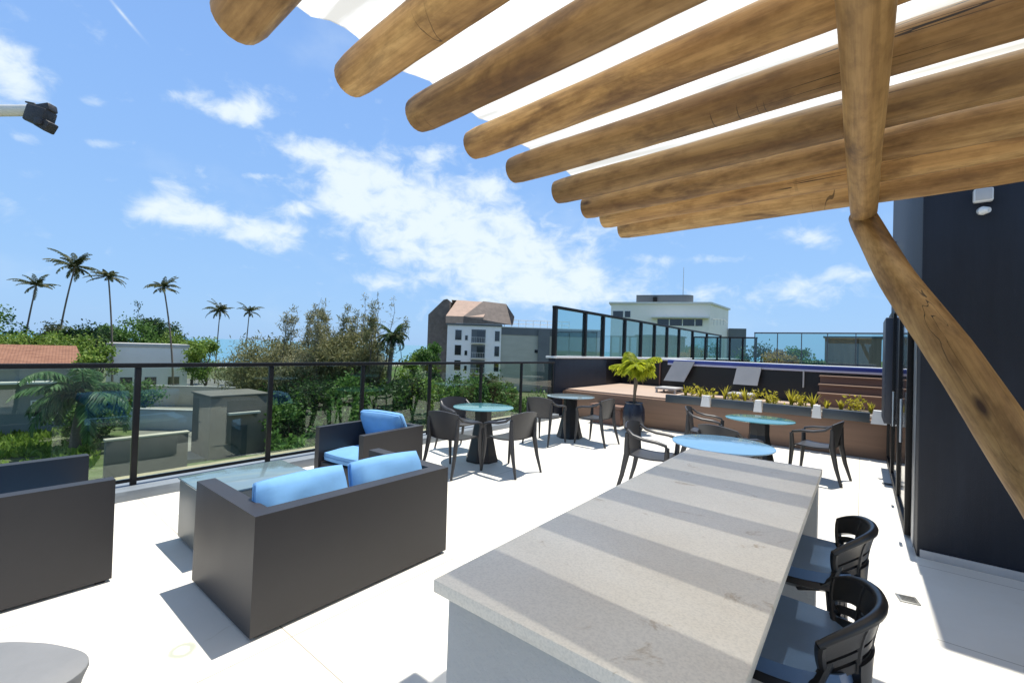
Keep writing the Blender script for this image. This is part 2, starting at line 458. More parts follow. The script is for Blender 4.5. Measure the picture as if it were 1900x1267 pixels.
# terrace floor: warm white coating over large slabs, faint joints and stains
m, nt, o = new_mat('terrace_floor_coating')
p = principled(nt, o, 0.55, 0, 0.4)
t = N(nt, 'ShaderNodeTexCoord')
n1 = noise_n(nt, t.outputs['Object'], 0.9, 7, 0.65, 0.4)
n2 = noise_n(nt, t.outputs['Object'], 4.5, 6, 0.7, 0.8)
fb_ = ramp(nt, n1, [(0.3, (0.74, 0.705, 0.63)), (0.62, (0.80, 0.775, 0.71))])
fs_ = ramp(nt, n2, [(0.62, (1, 1, 1)), (0.78, (0.80, 0.77, 0.70))])
bk_ = N(nt, 'ShaderNodeTexBrick')
bk_.offset = 0.0
bk_.inputs['Color1'].default_value = (1, 1, 1, 1)
bk_.inputs['Color2'].default_value = (0.97, 0.97, 0.97, 1)
bk_.inputs['Mortar'].default_value = (0.48, 0.46, 0.42, 1)
bk_.inputs['Scale'].default_value = 1.0
bk_.inputs['Mortar Size'].default_value = 0.004
bk_.inputs['Mortar Smooth'].default_value = 0.3
bk_.inputs['Brick Width'].default_value = 1.2
bk_.inputs['Row Height'].default_value = 1.2
nt.links.new(t.outputs['Object'], bk_.inputs['Vector'])
fa_ = N(nt, 'ShaderNodeMix', data_type='RGBA', blend_type='MULTIPLY'); fa_.inputs[0].default_value = 1
nt.links.new(fb_, fa_.inputs[6]); nt.links.new(fs_, fa_.inputs[7])
fc_ = N(nt, 'ShaderNodeMix', data_type='RGBA', blend_type='MULTIPLY'); fc_.inputs[0].default_value = 1
nt.links.new(fa_.outputs[2], fc_.inputs[6]); nt.links.new(bk_.outputs['Color'], fc_.inputs[7])
rd_ = N(nt, 'ShaderNodeVectorMath', operation='DISTANCE')
nt.links.new(t.outputs['Object'], rd_.inputs[0])
rd_.inputs[1].default_value = (-2.71, 0.79, 0)
ra_ = N(nt, 'ShaderNodeMath', operation='MULTIPLY_ADD')
nt.links.new(n2, ra_.inputs[0]); ra_.inputs[1].default_value = 0.06
nt.links.new(rd_.outputs['Value'], ra_.inputs[2])
rg_ = ramp(nt, ra_.outputs[0], [(0.055, (1, 1, 1)), (0.07, (0.55, 0.60, 0.55)), (0.085, (0.60, 0.64, 0.58)), (0.10, (1, 1, 1))])
fd_ = N(nt, 'ShaderNodeMix', data_type='RGBA', blend_type='MULTIPLY'); fd_.inputs[0].default_value = 1
nt.links.new(fc_.outputs[2], fd_.inputs[6]); nt.links.new(rg_, fd_.inputs[7])
nt.links.new(fd_.outputs[2], p.inputs['Base Color'])
bump(nt, p, n2, 0.05, 0.003)
MT['floor'] = m

# stone slab of the bar table
m, nt, o = new_mat('bar_stone')
p = principled(nt, o, 0.42, 0, 0.45)
t = N(nt, 'ShaderNodeTexCoord')
n1 = noise_n(nt, t.outputs['Object'], 2.2, 8, 0.62, 0.5)
n2 = noise_n(nt, t.outputs['Object'], 190, 2, 0.5)
n3 = noise_n(nt, t.outputs['Object'], 5.0, 7, 0.72, 1.2)
c1 = ramp(nt, n1, [(0.3, (0.77, 0.70, 0.585)), (0.7, (0.86, 0.805, 0.70))])
st = ramp(nt, n3, [(0.60, (1, 1, 1)), (0.70, (0.62, 0.52, 0.40))])
gr = ramp(nt, n2, [(0.3, (0.86, 0.86, 0.86)), (0.6, (1, 1, 1))])
ma = N(nt, 'ShaderNodeMix', data_type='RGBA', blend_type='MULTIPLY')
ma.inputs[0].default_value = 1
nt.links.new(c1, ma.inputs[6]); nt.links.new(st, ma.inputs[7])
mb_ = N(nt, 'ShaderNodeMix', data_type='RGBA', blend_type='MULTIPLY')
mb_.inputs[0].default_value = 1
nt.links.new(ma.outputs[2], mb_.inputs[6]); nt.links.new(gr, mb_.inputs[7])
nt.links.new(mb_.outputs[2], p.inputs['Base Color'])
bump(nt, p, n2, 0.06, 0.002)
MT['stone'] = m
MT['stonepanel'] = plain('bar_panel_render', (0.50, 0.49, 0.46), 0.75, 0.06, 3.0, bstr=0.5, bscale=70)

# translucent roofing sheet
m, nt, o = new_mat('translucent_roof_sheet')
tr = N(nt, 'ShaderNodeBsdfTransparent'); tr.inputs[0].default_value = (0.97, 0.98, 0.98, 1)
tl = N(nt, 'ShaderNodeBsdfTranslucent'); tl.inputs[0].default_value = (0.97, 0.95, 0.91, 1)
ms = N(nt, 'ShaderNodeMixShader'); ms.inputs[0].default_value = 0.60
nt.links.new(tr.outputs[0], ms.inputs[1]); nt.links.new(tl.outputs[0], ms.inputs[2])
nt.links.new(ms.outputs[0], o.inputs[0])
t = N(nt, 'ShaderNodeTexCoord')
sk = noise_n(nt, mapped(nt, t.outputs['Object'], (0.6, 7, 1)), 1.6, 5, 0.6, 0.4)
nt.links.new(ramp(nt, sk, [(0.38, (0.56, 0.53, 0.46)), (0.62, (0.86, 0.845, 0.81))]), tl.inputs[0])
MT['sheet'] = m

# ground: lawn with bare patches
m, nt, o = new_mat('garden_ground')
p = principled(nt, o, 0.95, 0, 0.1)
t = N(nt, 'ShaderNodeTexCoord')
n1 = noise_n(nt, t.outputs['Object'], 0.05, 6, 0.6)
n2 = noise_n(nt, t.outputs['Object'], 1.3, 6, 0.7)
a = ramp(nt, n2, [(0.3, (0.035, 0.085, 0.012)), (0.7, (0.11, 0.21, 0.035))])
b = ramp(nt, n2, [(0.3, (0.075, 0.095, 0.045)), (0.7, (0.15, 0.165, 0.10))])
mx = N(nt, 'ShaderNodeMix', data_type='RGBA')
nt.links.new(ramp(nt, n1, [(0.38, (0, 0, 0)), (0.50, (1, 1, 1))]), mx.inputs[0])
nt.links.new(a, mx.inputs[6]); nt.links.new(b, mx.inputs[7])
nt.links.new(mx.outputs[2], p.inputs['Base Color'])
MT['ground'] = m
# sea
m, nt, o = new_mat('sea_water')
p = principled(nt, o, 0.22, 0, 0.5)
p.inputs['Base Color'].default_value = (0.035, 0.20, 0.26, 1)
t = N(nt, 'ShaderNodeTexCoord')
n1 = noise_n(nt, mapped(nt, t.outputs['Object'], (0.02, 0.01, 1)), 8, 6, 0.6)
nt.links.new(ramp(nt, n1, [(0.35, (0.03, 0.17, 0.25)), (0.7, (0.06, 0.26, 0.32))]), p.inputs['Base Color'])
bump(nt, p, noise_n(nt, mapped(nt, t.outputs['Object'], (0.4, 0.2, 1)), 1.0, 5), 0.3, 0.4)
MT['sea'] = m

LF = {
    'olive': leaf_mat('olive_needles', (0.105, 0.112, 0.045), (0.21, 0.217, 0.09), (0.36, 0.345, 0.165)),
    'tan': leaf_mat('dry_needles', (0.15, 0.148, 0.078), (0.26, 0.258, 0.138), (0.40, 0.385, 0.23)),
    'dark': leaf_mat('dark_leaves', (0.014, 0.035, 0.014), (0.038, 0.088, 0.027), (0.095, 0.176, 0.047)),
    'green': leaf_mat('green_leaves', (0.033, 0.083, 0.018), (0.083, 0.18, 0.036), (0.195, 0.33, 0.075)),
    'bright': leaf_mat('bright_leaves', (0.068, 0.121, 0.019), (0.162, 0.27, 0.041), (0.351, 0.459, 0.095)),
    'palm': leaf_mat('palm_fronds', (0.033, 0.05, 0.017), (0.077, 0.099, 0.033), (0.187, 0.176, 0.077)),
    'palmg': leaf_mat('garden_palm_fronds', (0.026, 0.072, 0.026), (0.065, 0.156, 0.058), (0.156, 0.286, 0.104)),
    'orange': leaf_mat('orange_blossom', (0.22, 0.13, 0.02), (0.42, 0.25, 0.03), (0.6, 0.36, 0.05)),
    'yellow': leaf_mat('yellow_foliage', (0.26, 0.23, 0.03), (0.50, 0.45, 0.05), (0.72, 0.62, 0.09), 0.5),
    'lime': leaf_mat('lime_foliage', (0.26, 0.32, 0.025), (0.48, 0.54, 0.04), (0.72, 0.70, 0.07), 0.55),
}


# ------------------------------------------------------------------ mesh helpers
class MB:
    def __init__(self):
        self.v, self.f, self.sm = [], [], []

    def add(self, vs, fs, smooth=False, mat=None):
        b = len(self.v)
        for p in vs:
            p = Vector(p)
            self.v.append(tuple(mat @ p) if mat is not None else tuple(p))
        for q in fs:
            self.f.append(tuple(i + b for i in q))
            self.sm.append(smooth)
        return self

    def box(self, lo, hi, bev=0.0, mat=None, seg=2):
        lo, hi = Vector(lo), Vector(hi)
        if bev <= 0:
            x0, y0, z0 = lo
            x1, y1, z1 = hi
            vs = [(x0, y0, z0), (x1, y0, z0), (x1, y1, z0), (x0, y1, z0), (x0, y0, z1), (x1, y0, z1), (x1, y1, z1), (x0, y1, z1)]
            return self.add(vs, [(0, 3, 2, 1), (4, 5, 6, 7), (0, 1, 5, 4), (1, 2, 6, 5), (2, 3, 7, 6), (3, 0, 4, 7)], False, mat)
        bm = bmesh.new()
        bmesh.ops.create_cube(bm, size=1)
        for v in bm.verts:
            v.co = Vector((lo[i] + (v.co[i] + 0.5) * (hi[i] - lo[i]) for i in range(3)))
        bmesh.ops.bevel(bm, geom=bm.edges[:], offset=bev, segments=seg, affect='EDGES', profile=0.5)
        return self.bm(bm, True, mat)

    def bm(self, bm, smooth=True, mat=None):
        bm.verts.index_update()
        self.add([v.co.copy() for v in bm.verts], [[v.index for v in f.verts] for f in bm.faces], smooth, mat)
        bm.free()
        return self

    def tube(self, path, radii, n=10, caps=True, smooth=True, flat=1.0, up=None, round_end=0.0):
        path = [Vector(p) for p in path]
        if isinstance(radii, (int, float)):
            radii = [radii] * len(path)
        T = []
        for i in range(len(path)):
            a = path[max(0, i - 1)]
            b = path[min(len(path) - 1, i + 1)]
            T.append((b - a).normalized())
        up = Vector(up) if up is not None else (Vector((0, 0, 1)) if abs(T[0].z) < 0.9 else Vector((1, 0, 0)))
        x = T[0].cross(up).normalized()
        b0 = len(self.v)
        for i, (p, t, r) in enumerate(zip(path, T, radii)):
            x = (x - t * x.dot(t)).normalized()
            y = t.cross(x)
            for k in range(n):
                a = 2 * math.pi * k / n
                self.v.append(tuple(p + x * (math.cos(a) * r) + y * (math.sin(a) * r * flat)))
        for i in range(len(path) - 1):
            for k in range(n):
                k2 = (k + 1) % n
                self.f.append((b0 + i * n + k, b0 + i * n + k2, b0 + (i + 1) * n + k2, b0 + (i + 1) * n + k))
                self.sm.append(smooth)
        if caps:
            self.f.append(tuple(b0 + k for k in range(n))[::-1]); self.sm.append(False)
            e = b0 + (len(path) - 1) * n
            self.f.append(tuple(e + k for k in range(n))); self.sm.append(False)
        return self

    def lathe(self, prof, n=40, smooth=True, center=(0, 0, 0), phase=0.0):
        cx_, cy_, cz_ = center
        b0 = len(self.v)
        for (r, z) in prof:
            for k in range(n):
                a = 2 * math.pi * k / n + phase
                self.v.append((cx_ + r * math.cos(a), cy_ + r * math.sin(a), cz_ + z))
        for i in range(len(prof) - 1):
            for k in range(n):
                k2 = (k + 1) % n
                self.f.append((b0 + i * n + k, b0 + i * n + k2, b0 + (i + 1) * n + k2, b0 + (i + 1) * n + k))
                self.sm.append(smooth)
        self.f.append(tuple(b0 + k for k in range(n))[::-1]); self.sm.append(False)
        e = b0 + (len(prof) - 1) * n
        self.f.append(tuple(e + k for k in range(n))); self.sm.append(False)
        return self

    def prism(self, outline, z0, z1, mat=None):
        n = len(outline)
        vs = [(x, y, z0) for x, y in outline] + [(x, y, z1) for x, y in outline]
        fs = [tuple(range(n))[::-1], tuple(range(n, 2 * n))]
        fs += [(i, (i + 1) % n, n + (i + 1) % n, n + i) for i in range(n)]
        return self.add(vs, fs, False, mat)

    def shell(self, fn, nu, nv, thick):
        """fn(u,v)->point, grid given thickness along the local normal"""
        P = [[Vector(fn(i / nu, j / nv)) for j in range(nv + 1)] for i in range(nu + 1)]
        Nn = [[None] * (nv + 1) for _ in range(nu + 1)]
        for i in range(nu + 1):
            for j in range(nv + 1):
                du = P[min(nu, i + 1)][j] - P[max(0, i - 1)][j]
                dv = P[i][min(nv, j + 1)] - P[i][max(0, j - 1)]
                Nn[i][j] = du.cross(dv).normalized()
        w = nv + 1
        vs = [P[i][j] + Nn[i][j] * thick / 2 for i in range(nu + 1) for j in range(nv + 1)]
        vs += [P[i][j] - Nn[i][j] * thick / 2 for i in range(nu + 1) for j in range(nv + 1)]
        o_ = (nu + 1) * w
        fs = []
        for i in range(nu):
            for j in range(nv):
                a, b, c, d = i * w + j, (i + 1) * w + j, (i + 1) * w + j + 1, i * w + j + 1
                fs.append((a, b, c, d))
                fs.append((o_ + d, o_ + c, o_ + b, o_ + a))
        for i in range(nu):
            a, b = i * w, (i + 1) * w
            fs.append((a, o_ + a, o_ + b, b))
            a, b = i * w + nv, (i + 1) * w + nv
            fs.append((b, o_ + b, o_ + a, a))
        for j in range(nv):
            a, b = j, j + 1
            fs.append((b, o_ + b, o_ + a, a))
            a, b = nu * w + j, nu * w + j + 1
            fs.append((a, o_ + a, o_ + b, b))
        return self.add(vs, fs, True)

    def build(self, name, mat, parent=None, loc=None, rotz=0.0, auto=True):
        me = bpy.data.meshes.new(name)
        me.from_pydata(self.v, [], self.f)
        me.polygons.foreach_set('use_smooth', self.sm)
        me.materials.append(mat)
        me.update()
        ob = bpy.data.objects.new(name, me)
        COL.objects.link(ob)
        if auto and any(self.sm):
            try:
                me.set_sharp_from_angle(angle=R(40))
            except Exception:
                pass
        if parent is not None:
            ob.parent = parent
        if loc is not None:
            ob.location = loc
        ob.rotation_euler = (0, 0, rotz)
        return ob


def tag(o, label=None, cat=None, group=None, kind=None):
    if label: o['label'] = label
    if cat: o['category'] = cat
    if group: o['group'] = group
    if kind: o['kind'] = kind
    return o


def thing(name, label, cat, loc=(0, 0, 0), rotz=0.0, group=None):
    o = bpy.data.objects.new(name, None)
    o.empty_display_size = 0.2
    COL.objects.link(o)
    o.location = loc
    o.rotation_euler = (0, 0, rotz)
    return tag(o, label, cat, group)


def dup(root, loc, rotz, label, group=None):
    r = root.copy(); COL.objects.link(r)
    r.location = loc; r.rotation_euler = (0, 0, rotz)
    r['label'] = label
    if group: r['group'] = group
    for ch in list(root.children):
        c = ch.copy(); COL.objects.link(c); c.parent = r
        for g in list(ch.children):
            d = g.copy(); COL.objects.link(d); d.parent = c
    return r


# ------------------------------------------------------------------ SETTING
# terrace slab, upper deck, garden ground, road, sea
tag(MB().box((-6.25, -7, -0.45), (0.38, 9.35, 0)).build('terrace_floor', MT['floor']), kind='structure')
tag(MB().box((0.38, -7, -0.45), (7, 5.0, 0)).build('side_terrace_floor', MT['floor']), kind='structure')
tag(MB().box((-6.05, -7, 0.0), (-5.55, 8.9, 0.10), 0.008).build('kerb', MT['curb']), kind='structure')
tag(MB().box((-6.75, -7, -0.45), (-6.252, 9.35, -0.04), 0.01).build('outer_ledge', MT['ledge']), kind='structure')
tag(MB().box((-6.2, 9.50, 0.0), (0.38, 13.2, 0.655)).build('pool_deck', MT['deck']), kind='structure')
tag(MB().box((-6.2, 9.355, -6.5), (7, 31, -0.002)).build('podium', MT['conc']), kind='structure')
tag(MB().box((-6.2, -7, -6.5), (7, 9.35, -0.455)).build('storeys_below', MT['conc']), kind='structure')
tag(MB().add([(-140, -400, -6.5), (3000, -400, -6.5), (3000, 6000, -6.5), (-140, 6000, -6.5)], [(0, 1, 2, 3)]).build('ground', MT['ground']), kind='structure')
tag(MB().add([(-142, -4000, -6.55), (-139.9, -4000, -6.51), (-139.9, 9000, -6.51), (-175, 9000, -8.2), (-175, -4000, -8.2)], [(0, 1, 2, 3, 4)]).build('beach', MT['sand']), kind='structure')
tag(MB().add([(-15000, -9000, -8), (-160, -9000, -8), (-160, 15000, -8), (-15000, 15000, -8)], [(0, 1, 2, 3)]).build('sea', MT['sea']), kind='structure')
tag(MB().add([(-96, 24, -6.49), (-60, 25.5, -6.49), (-52, 60, -6.49), (-60, 62, -6.49), (-67, 34, -6.49), (-110, 33, -6.49)], [(0, 1, 2, 3, 4, 5)]).build('road', MT['asphalt']), kind='structure')

tag(MB().add([(-64, 12.9, -6.494), (-36, 7.4, -6.494), (-33, 15, -6.494), (-62, 29, -6.494)], [(0, 1, 2, 3)]).build('paving', MT['paving']), kind='structure')

# --- own building on the right
bld = thing('terrace_building', 'dark navy rendered building wall with glass doors on the right of the terrace', 'building', (0.38, 5.0, 0))
MB().box((0, 0, 0), (6.5, 4.9, 5.6), 0.015).build('wall', MT['navy'], bld)
MB().box((0.02, -0.018, 0.0), (6.5, -0.001, 0.065), 0.004).build('skirting', MT['skirt'], bld)
MB().box((-0.010, 0.22, 0.0), (-0.002, 0.40, 2.35)).build('door_jamb', MT['metal'], bld)
for k in range(3):
    y0 = 0.46 + k * 1.28
    d = MB()
    d.box((-0.05, y0, 0.02), (-0.003, y0 + 0.07, 2.32), 0.004)
    d.box((-0.05, y0 + 1.19, 0.02), (-0.003, y0 + 1.26, 2.32), 0.004)
    d.box((-0.048, y0 + 0.071, 0.02), (-0.003, y0 + 1.189, 0.10), 0.004)
    d.box((-0.048, y0 + 0.071, 2.24), (-0.003, y0 + 1.189, 2.32), 0.004)
    dd = d.build('sliding_door', MT['black'], bld)
    MB().box((-0.03, y0 + 0.072, 0.101), (-0.012, y0 + 1.188, 2.239)).build('pane', MT['doorglass'], dd)
    MB().tube([(-0.085, y0 + 0.04, 0.85), (-0.085, y0 + 0.04, 1.25)], 0.012, 8).build('handle', MT['metal'], dd)
cab = MB().box((0.25, 8.0, 0.74), (0.379, 8.9, 2.2), 0.012).build('shutter_box', MT['navy2'])
tag(cab, 'tall slate blue shutter box fixed to the navy wall beside the glass doors', 'shutter box')

fl = thing('wall_light', 'white floodlight with small sensor below it high on the navy wall', 'wall light', (0.72, 4.99, 2.84))
MB().box((-0.055, -0.075, 0.02), (0.055, -0.02, 0.125), 0.012).build('lamp_head', MT['whiteplast'], fl)
MB().box((-0.045, -0.082, 0.03), (0.045, -0.0755, 0.115), 0.003).build('lens', MT['skirt'], fl)
MB().box((-0.02, -0.021, 0.03), (0.02, 0.008, 0.08), 0.004).build('bracket', MT['whiteplast'], fl)
s_ = MB()
s_.tube([(-0.005, 0.008, -0.045), (-0.005, -0.03, -0.045), (0.0, -0.06, -0.05), (0.03, -0.085, -0.055)], [0.018, 0.03, 0.033, 0.02], 12)
s_.build('sensor', MT['whiteplast'], fl)
sc_ = thing('security_camera', 'tiny blue grey security camera at the far edge of the navy wall', 'camera', (0.38, 8.8, 3.35))
MB().tube([(-0.0, 0, 0.05), (-0.07, 0, 0.05), (-0.09, 0, 0.0)], 0.015, 8).build('bracket', MT['navy2'], sc_)
MB().tube([(-0.05, 0.0, -0.03), (-0.17, -0.04, -0.06)], [0.04, 0.045], 12).build('camera_body', MT['metal'], sc_)

# floor drains and a damp ring
for (x, y, a, lb) in ((0.27, 4.05, 0.2, 'small square floor drain beside the wall shadow on the white floor'), (0.29, 7.6, 0.1, 'small floor drain far back near the glass doors')):
    dr = thing('floor_drain', lb, 'drain', (x, y, 0), a, 'drains in the terrace floor')
    MB().box((-0.055, -0.055, 0.001), (0.055, 0.055, 0.007), 0.002).build('drain_frame', MT['drain'], dr)
    s_ = MB()
    for k in range(4):
        s_.box((-0.04, -0.036 + k * 0.02, 0.0072), (0.04, -0.028 + k * 0.02, 0.0085))
    s_.build('grate', MT['dkslot'], dr)

# ------------------------------------------------------------------ GLASS RAILING
rail = thing('glass_railing', 'glass balustrade with black posts and black top rail along the terrace edge', 'railing', (-5.75, 0, 0.10))
H_R = 1.20
MB().box((-0.03, -6.9, H_R - 0.02), (0.03, 8.93, H_R + 0.025), 0.006).build('top_rail', MT['black'], rail)
MB().box((-0.02, -6.9, 0.035), (0.02, 8.9, 0.065), 0.003).build('bottom_rail', MT['black'], rail)
ys = [-0.10 + 1.29 * k for k in range(-5, 8)]
ys[-1] = 8.88
for k, y in enumerate(ys):
    MB().box((-0.022, y - 0.025, 0.0), (0.024, y + 0.025, H_R - 0.021), 0.004).build('post', MT['black'], rail)
    if k:
        MB().box((-0.005, ys[k - 1] + 0.03, 0.07), (0.005, y - 0.03, H_R - 0.025)).build('glass_panel', MT['glass'], rail)

# ------------------------------------------------------------------ PERGOLA
PO = Vector((0.0, 3.0, 0))
perg = thing('pergola', 'rustic log pergola with translucent sheet roof over the bar table', 'pergola', tuple(PO))


def log_part(name, path, radii, mat, parent, origin, n=20, seed=0, lump=0.06):
    path = [Vector(p) for p in path]
    ax = (path[-1] - path[0]).normalized()
    zz = Vector((0, 0, 1)) if abs(ax.z) < 0.9 else Vector((0, 1, 0))
    yy = zz.cross(ax).normalized()
    zz = ax.cross(yy)
    Mx = Matrix((ax, yy, zz)).transposed().to_4x4()
    Mx.translation = path[0] - origin
    inv = Mx.inverted()
    # resample
    segs = []
    L = [0]
    for a, b in zip(path, path[1:]):
        L.append(L[-1] + (b - a).length)
    tot = L[-1]
    cnt = max(10, int(tot / 0.07))
    rr = random.Random(seed)
    ph = [rr.uniform(0, 50) for _ in range(4)]
    pts, rad = [], []
    for i in range(cnt + 1):
        s = tot * i / cnt
        if i == 1: s = 0.012
        if i == cnt - 1: s = tot - 0.012
        k = 0
        while k < len(path) - 2 and s > L[k + 1]:
            k += 1
        tt = (s - L[k]) / (L[k + 1] - L[k])
        p = path[k].lerp(path[k + 1], tt)
        r = radii[k] + (radii[k + 1] - radii[k]) * tt
        p = (inv @ (p - origin))
        p += Vector((0, 0.016 * mnoise.noise((s * 0.7, ph[0], 0)), 0.016 * mnoise.noise((s * 0.7, ph[1], 3))))
        r *= 1 + lump * mnoise.noise((s * 1.7, ph[2], 5)) + lump * 0.4 * mnoise.noise((s * 6, ph[3], 8))
        e = min(s, tot - s)
        if e < 0.012:
            r *= 0.93 + 0.07 * math.sqrt(max(0, 1 - (1 - e / 0.012) ** 2))
        pts.append(p); rad.append(r)
    # smooth kinks
    for _ in range(3):
        pts = [pts[0]] + [(pts[i - 1] + pts[i] * 2 + pts[i + 1]) / 4 for i in range(1, len(pts) - 1)] + [pts[-1]]
    mb = MB().tube(pts, rad, n)
    # out-of-round wobble
    for i in range(len(pts)):
        for k in range(n):
            j = i * n + k
            v = Vector(mb.v[j])
            w = 1 + 0.035 * mnoise.noise((v.x * 1.1 + ph[0], v.y * 9, v.z * 9 + ph[1]))
            c = pts[i]
            mb.v[j] = tuple(c + (v - c) * w)
    ob = mb.build(name, mat, parent)
    ob.matrix_local = Mx
    return ob


RY = [-1.0, -0.60, -0.20, 0.18, 0.57, 0.99, 1.345, 1.715, 2.12, 2.57, 2.96, 3.30, 3.66]
rrng = random.Random(3)
for k, y in enumerate(RY):
    r0 = 0.083 + rrng.uniform(-0.006, 0.006)
    x0 = -1.68 + rrng.uniform(-0.02, 0.02)
    x1 = 2.7
    z = 2.69
    log_part('rafter', [(x0, y, z), (0.4, y - 0.105, z + rrng.uniform(-0.01, 0.01)), (x1, y - 0.21, z)], [r0, r0 * 1.03, r0 * 1.08], MT['wood'], perg, PO, 20, 100 + k)
log_part('purlin', [(-0.005, 3.62, 2.535), (-0.01, 1.5, 2.53), (0.0, -1.3, 2.53)], [0.068, 0.064, 0.062], MT['wood2'], perg, PO, 20, 41, 0.03)
log_part('purlin', [(2.3, 3.62, 2.535), (2.3, 1.0, 2.53), (2.3, -1.3, 2.53)], [0.068, 0.072, 0.075], MT['wood2'], perg, PO, 20, 42, 0.04)
log_part('brace', [(-0.02, 3.60, 2.53), (0.15, 3.33, 2.06), (0.343, 3.115, 1.67), (0.520, 3.02, 1.29), (0.665, 2.98, 0.94), (1.05, 2.88, 0.0)], [0.074, 0.086, 0.096, 0.101, 0.092, 0.098], MT['wood2'], perg, PO, 24, 77, 0.05)
log_part('post', [(2.3, 3.2, 0.0), (2.3, 3.2, 2.46)], [0.1, 0.08], MT['wood2'], perg, PO, 20, 78)
log_part('post', [(2.3, -1.0, 0.0), (2.3, -1.0, 2.46)], [0.1, 0.08], MT['wood2'], perg, PO, 20, 79)
# roof sheet with a gentle sag between the logs and a ragged outer edge
sh = MB()
NX, NY = 40, 90
vs = []
for layer in (0, 1):
    for i in range(NX + 1):
        for j in range(NY + 1):
            y = -1.1 + (3.60 + 1.1) * j / NY
            xe = -1.585 + 0.05 * mnoise.noise((y * 5, 1, 2)) + 0.03 * mnoise.noise((y * 17, 4, 2))
            x = xe + (2.75 - xe) * i / NX
            z = 2.792 + 0.006 * mnoise.noise((x * 1.5, y * 3, 0)) + layer * 0.004
            vs.append((x - PO.x, y - PO.y, z))
fs = []
w_ = NY + 1
o_ = (NX + 1) * w_
for i in range(NX):
    for j in range(NY):
        a = i * w_ + j
        fs.append((a + 1, a + w_ + 1, a + w_, a))
        fs.append((o_ + a, o_ + a + w_, o_ + a + w_ + 1, o_ + a + 1))
for j in range(NY):
    fs.append((j, j + 1, o_ + j + 1, o_ + j))
sh.add(vs, fs, True).build('roof_sheet', MT['sheet'], perg)

# ------------------------------------------------------------------ BAR TABLE
bar = thing('bar_table', 'long high bar table with pale stone top under the log pergola', 'bar table', (-0.45, 1.70, 0))
X0, X1, Y0, Y1 = -0.335, 0.305, -0.975, 1.02
MB().box((X0, Y0, 1.02), (X1, Y1, 1.05), 0.003).build('tabletop', MT['stone'], bar)
MB().box((X0 + 0.022, Y0 + 0.03, 0.0), (X1 - 0.012, Y0 + 0.10, 1.0195), 0.004).build('end_panel', MT['stonepanel'], bar)
MB().box((X0 + 0.022, Y1 - 0.10, 0.0), (X1 - 0.012, Y1 - 0.03, 1.0195), 0.004).build('end_panel', MT['stonepanel'], bar)
MB().box((X0 + 0.03, Y0 + 0.101, 0.0), (X0 + 0.09, Y1 - 0.101, 1.0195), 0.004).build('side_panel', MT['stonepanel'], bar)


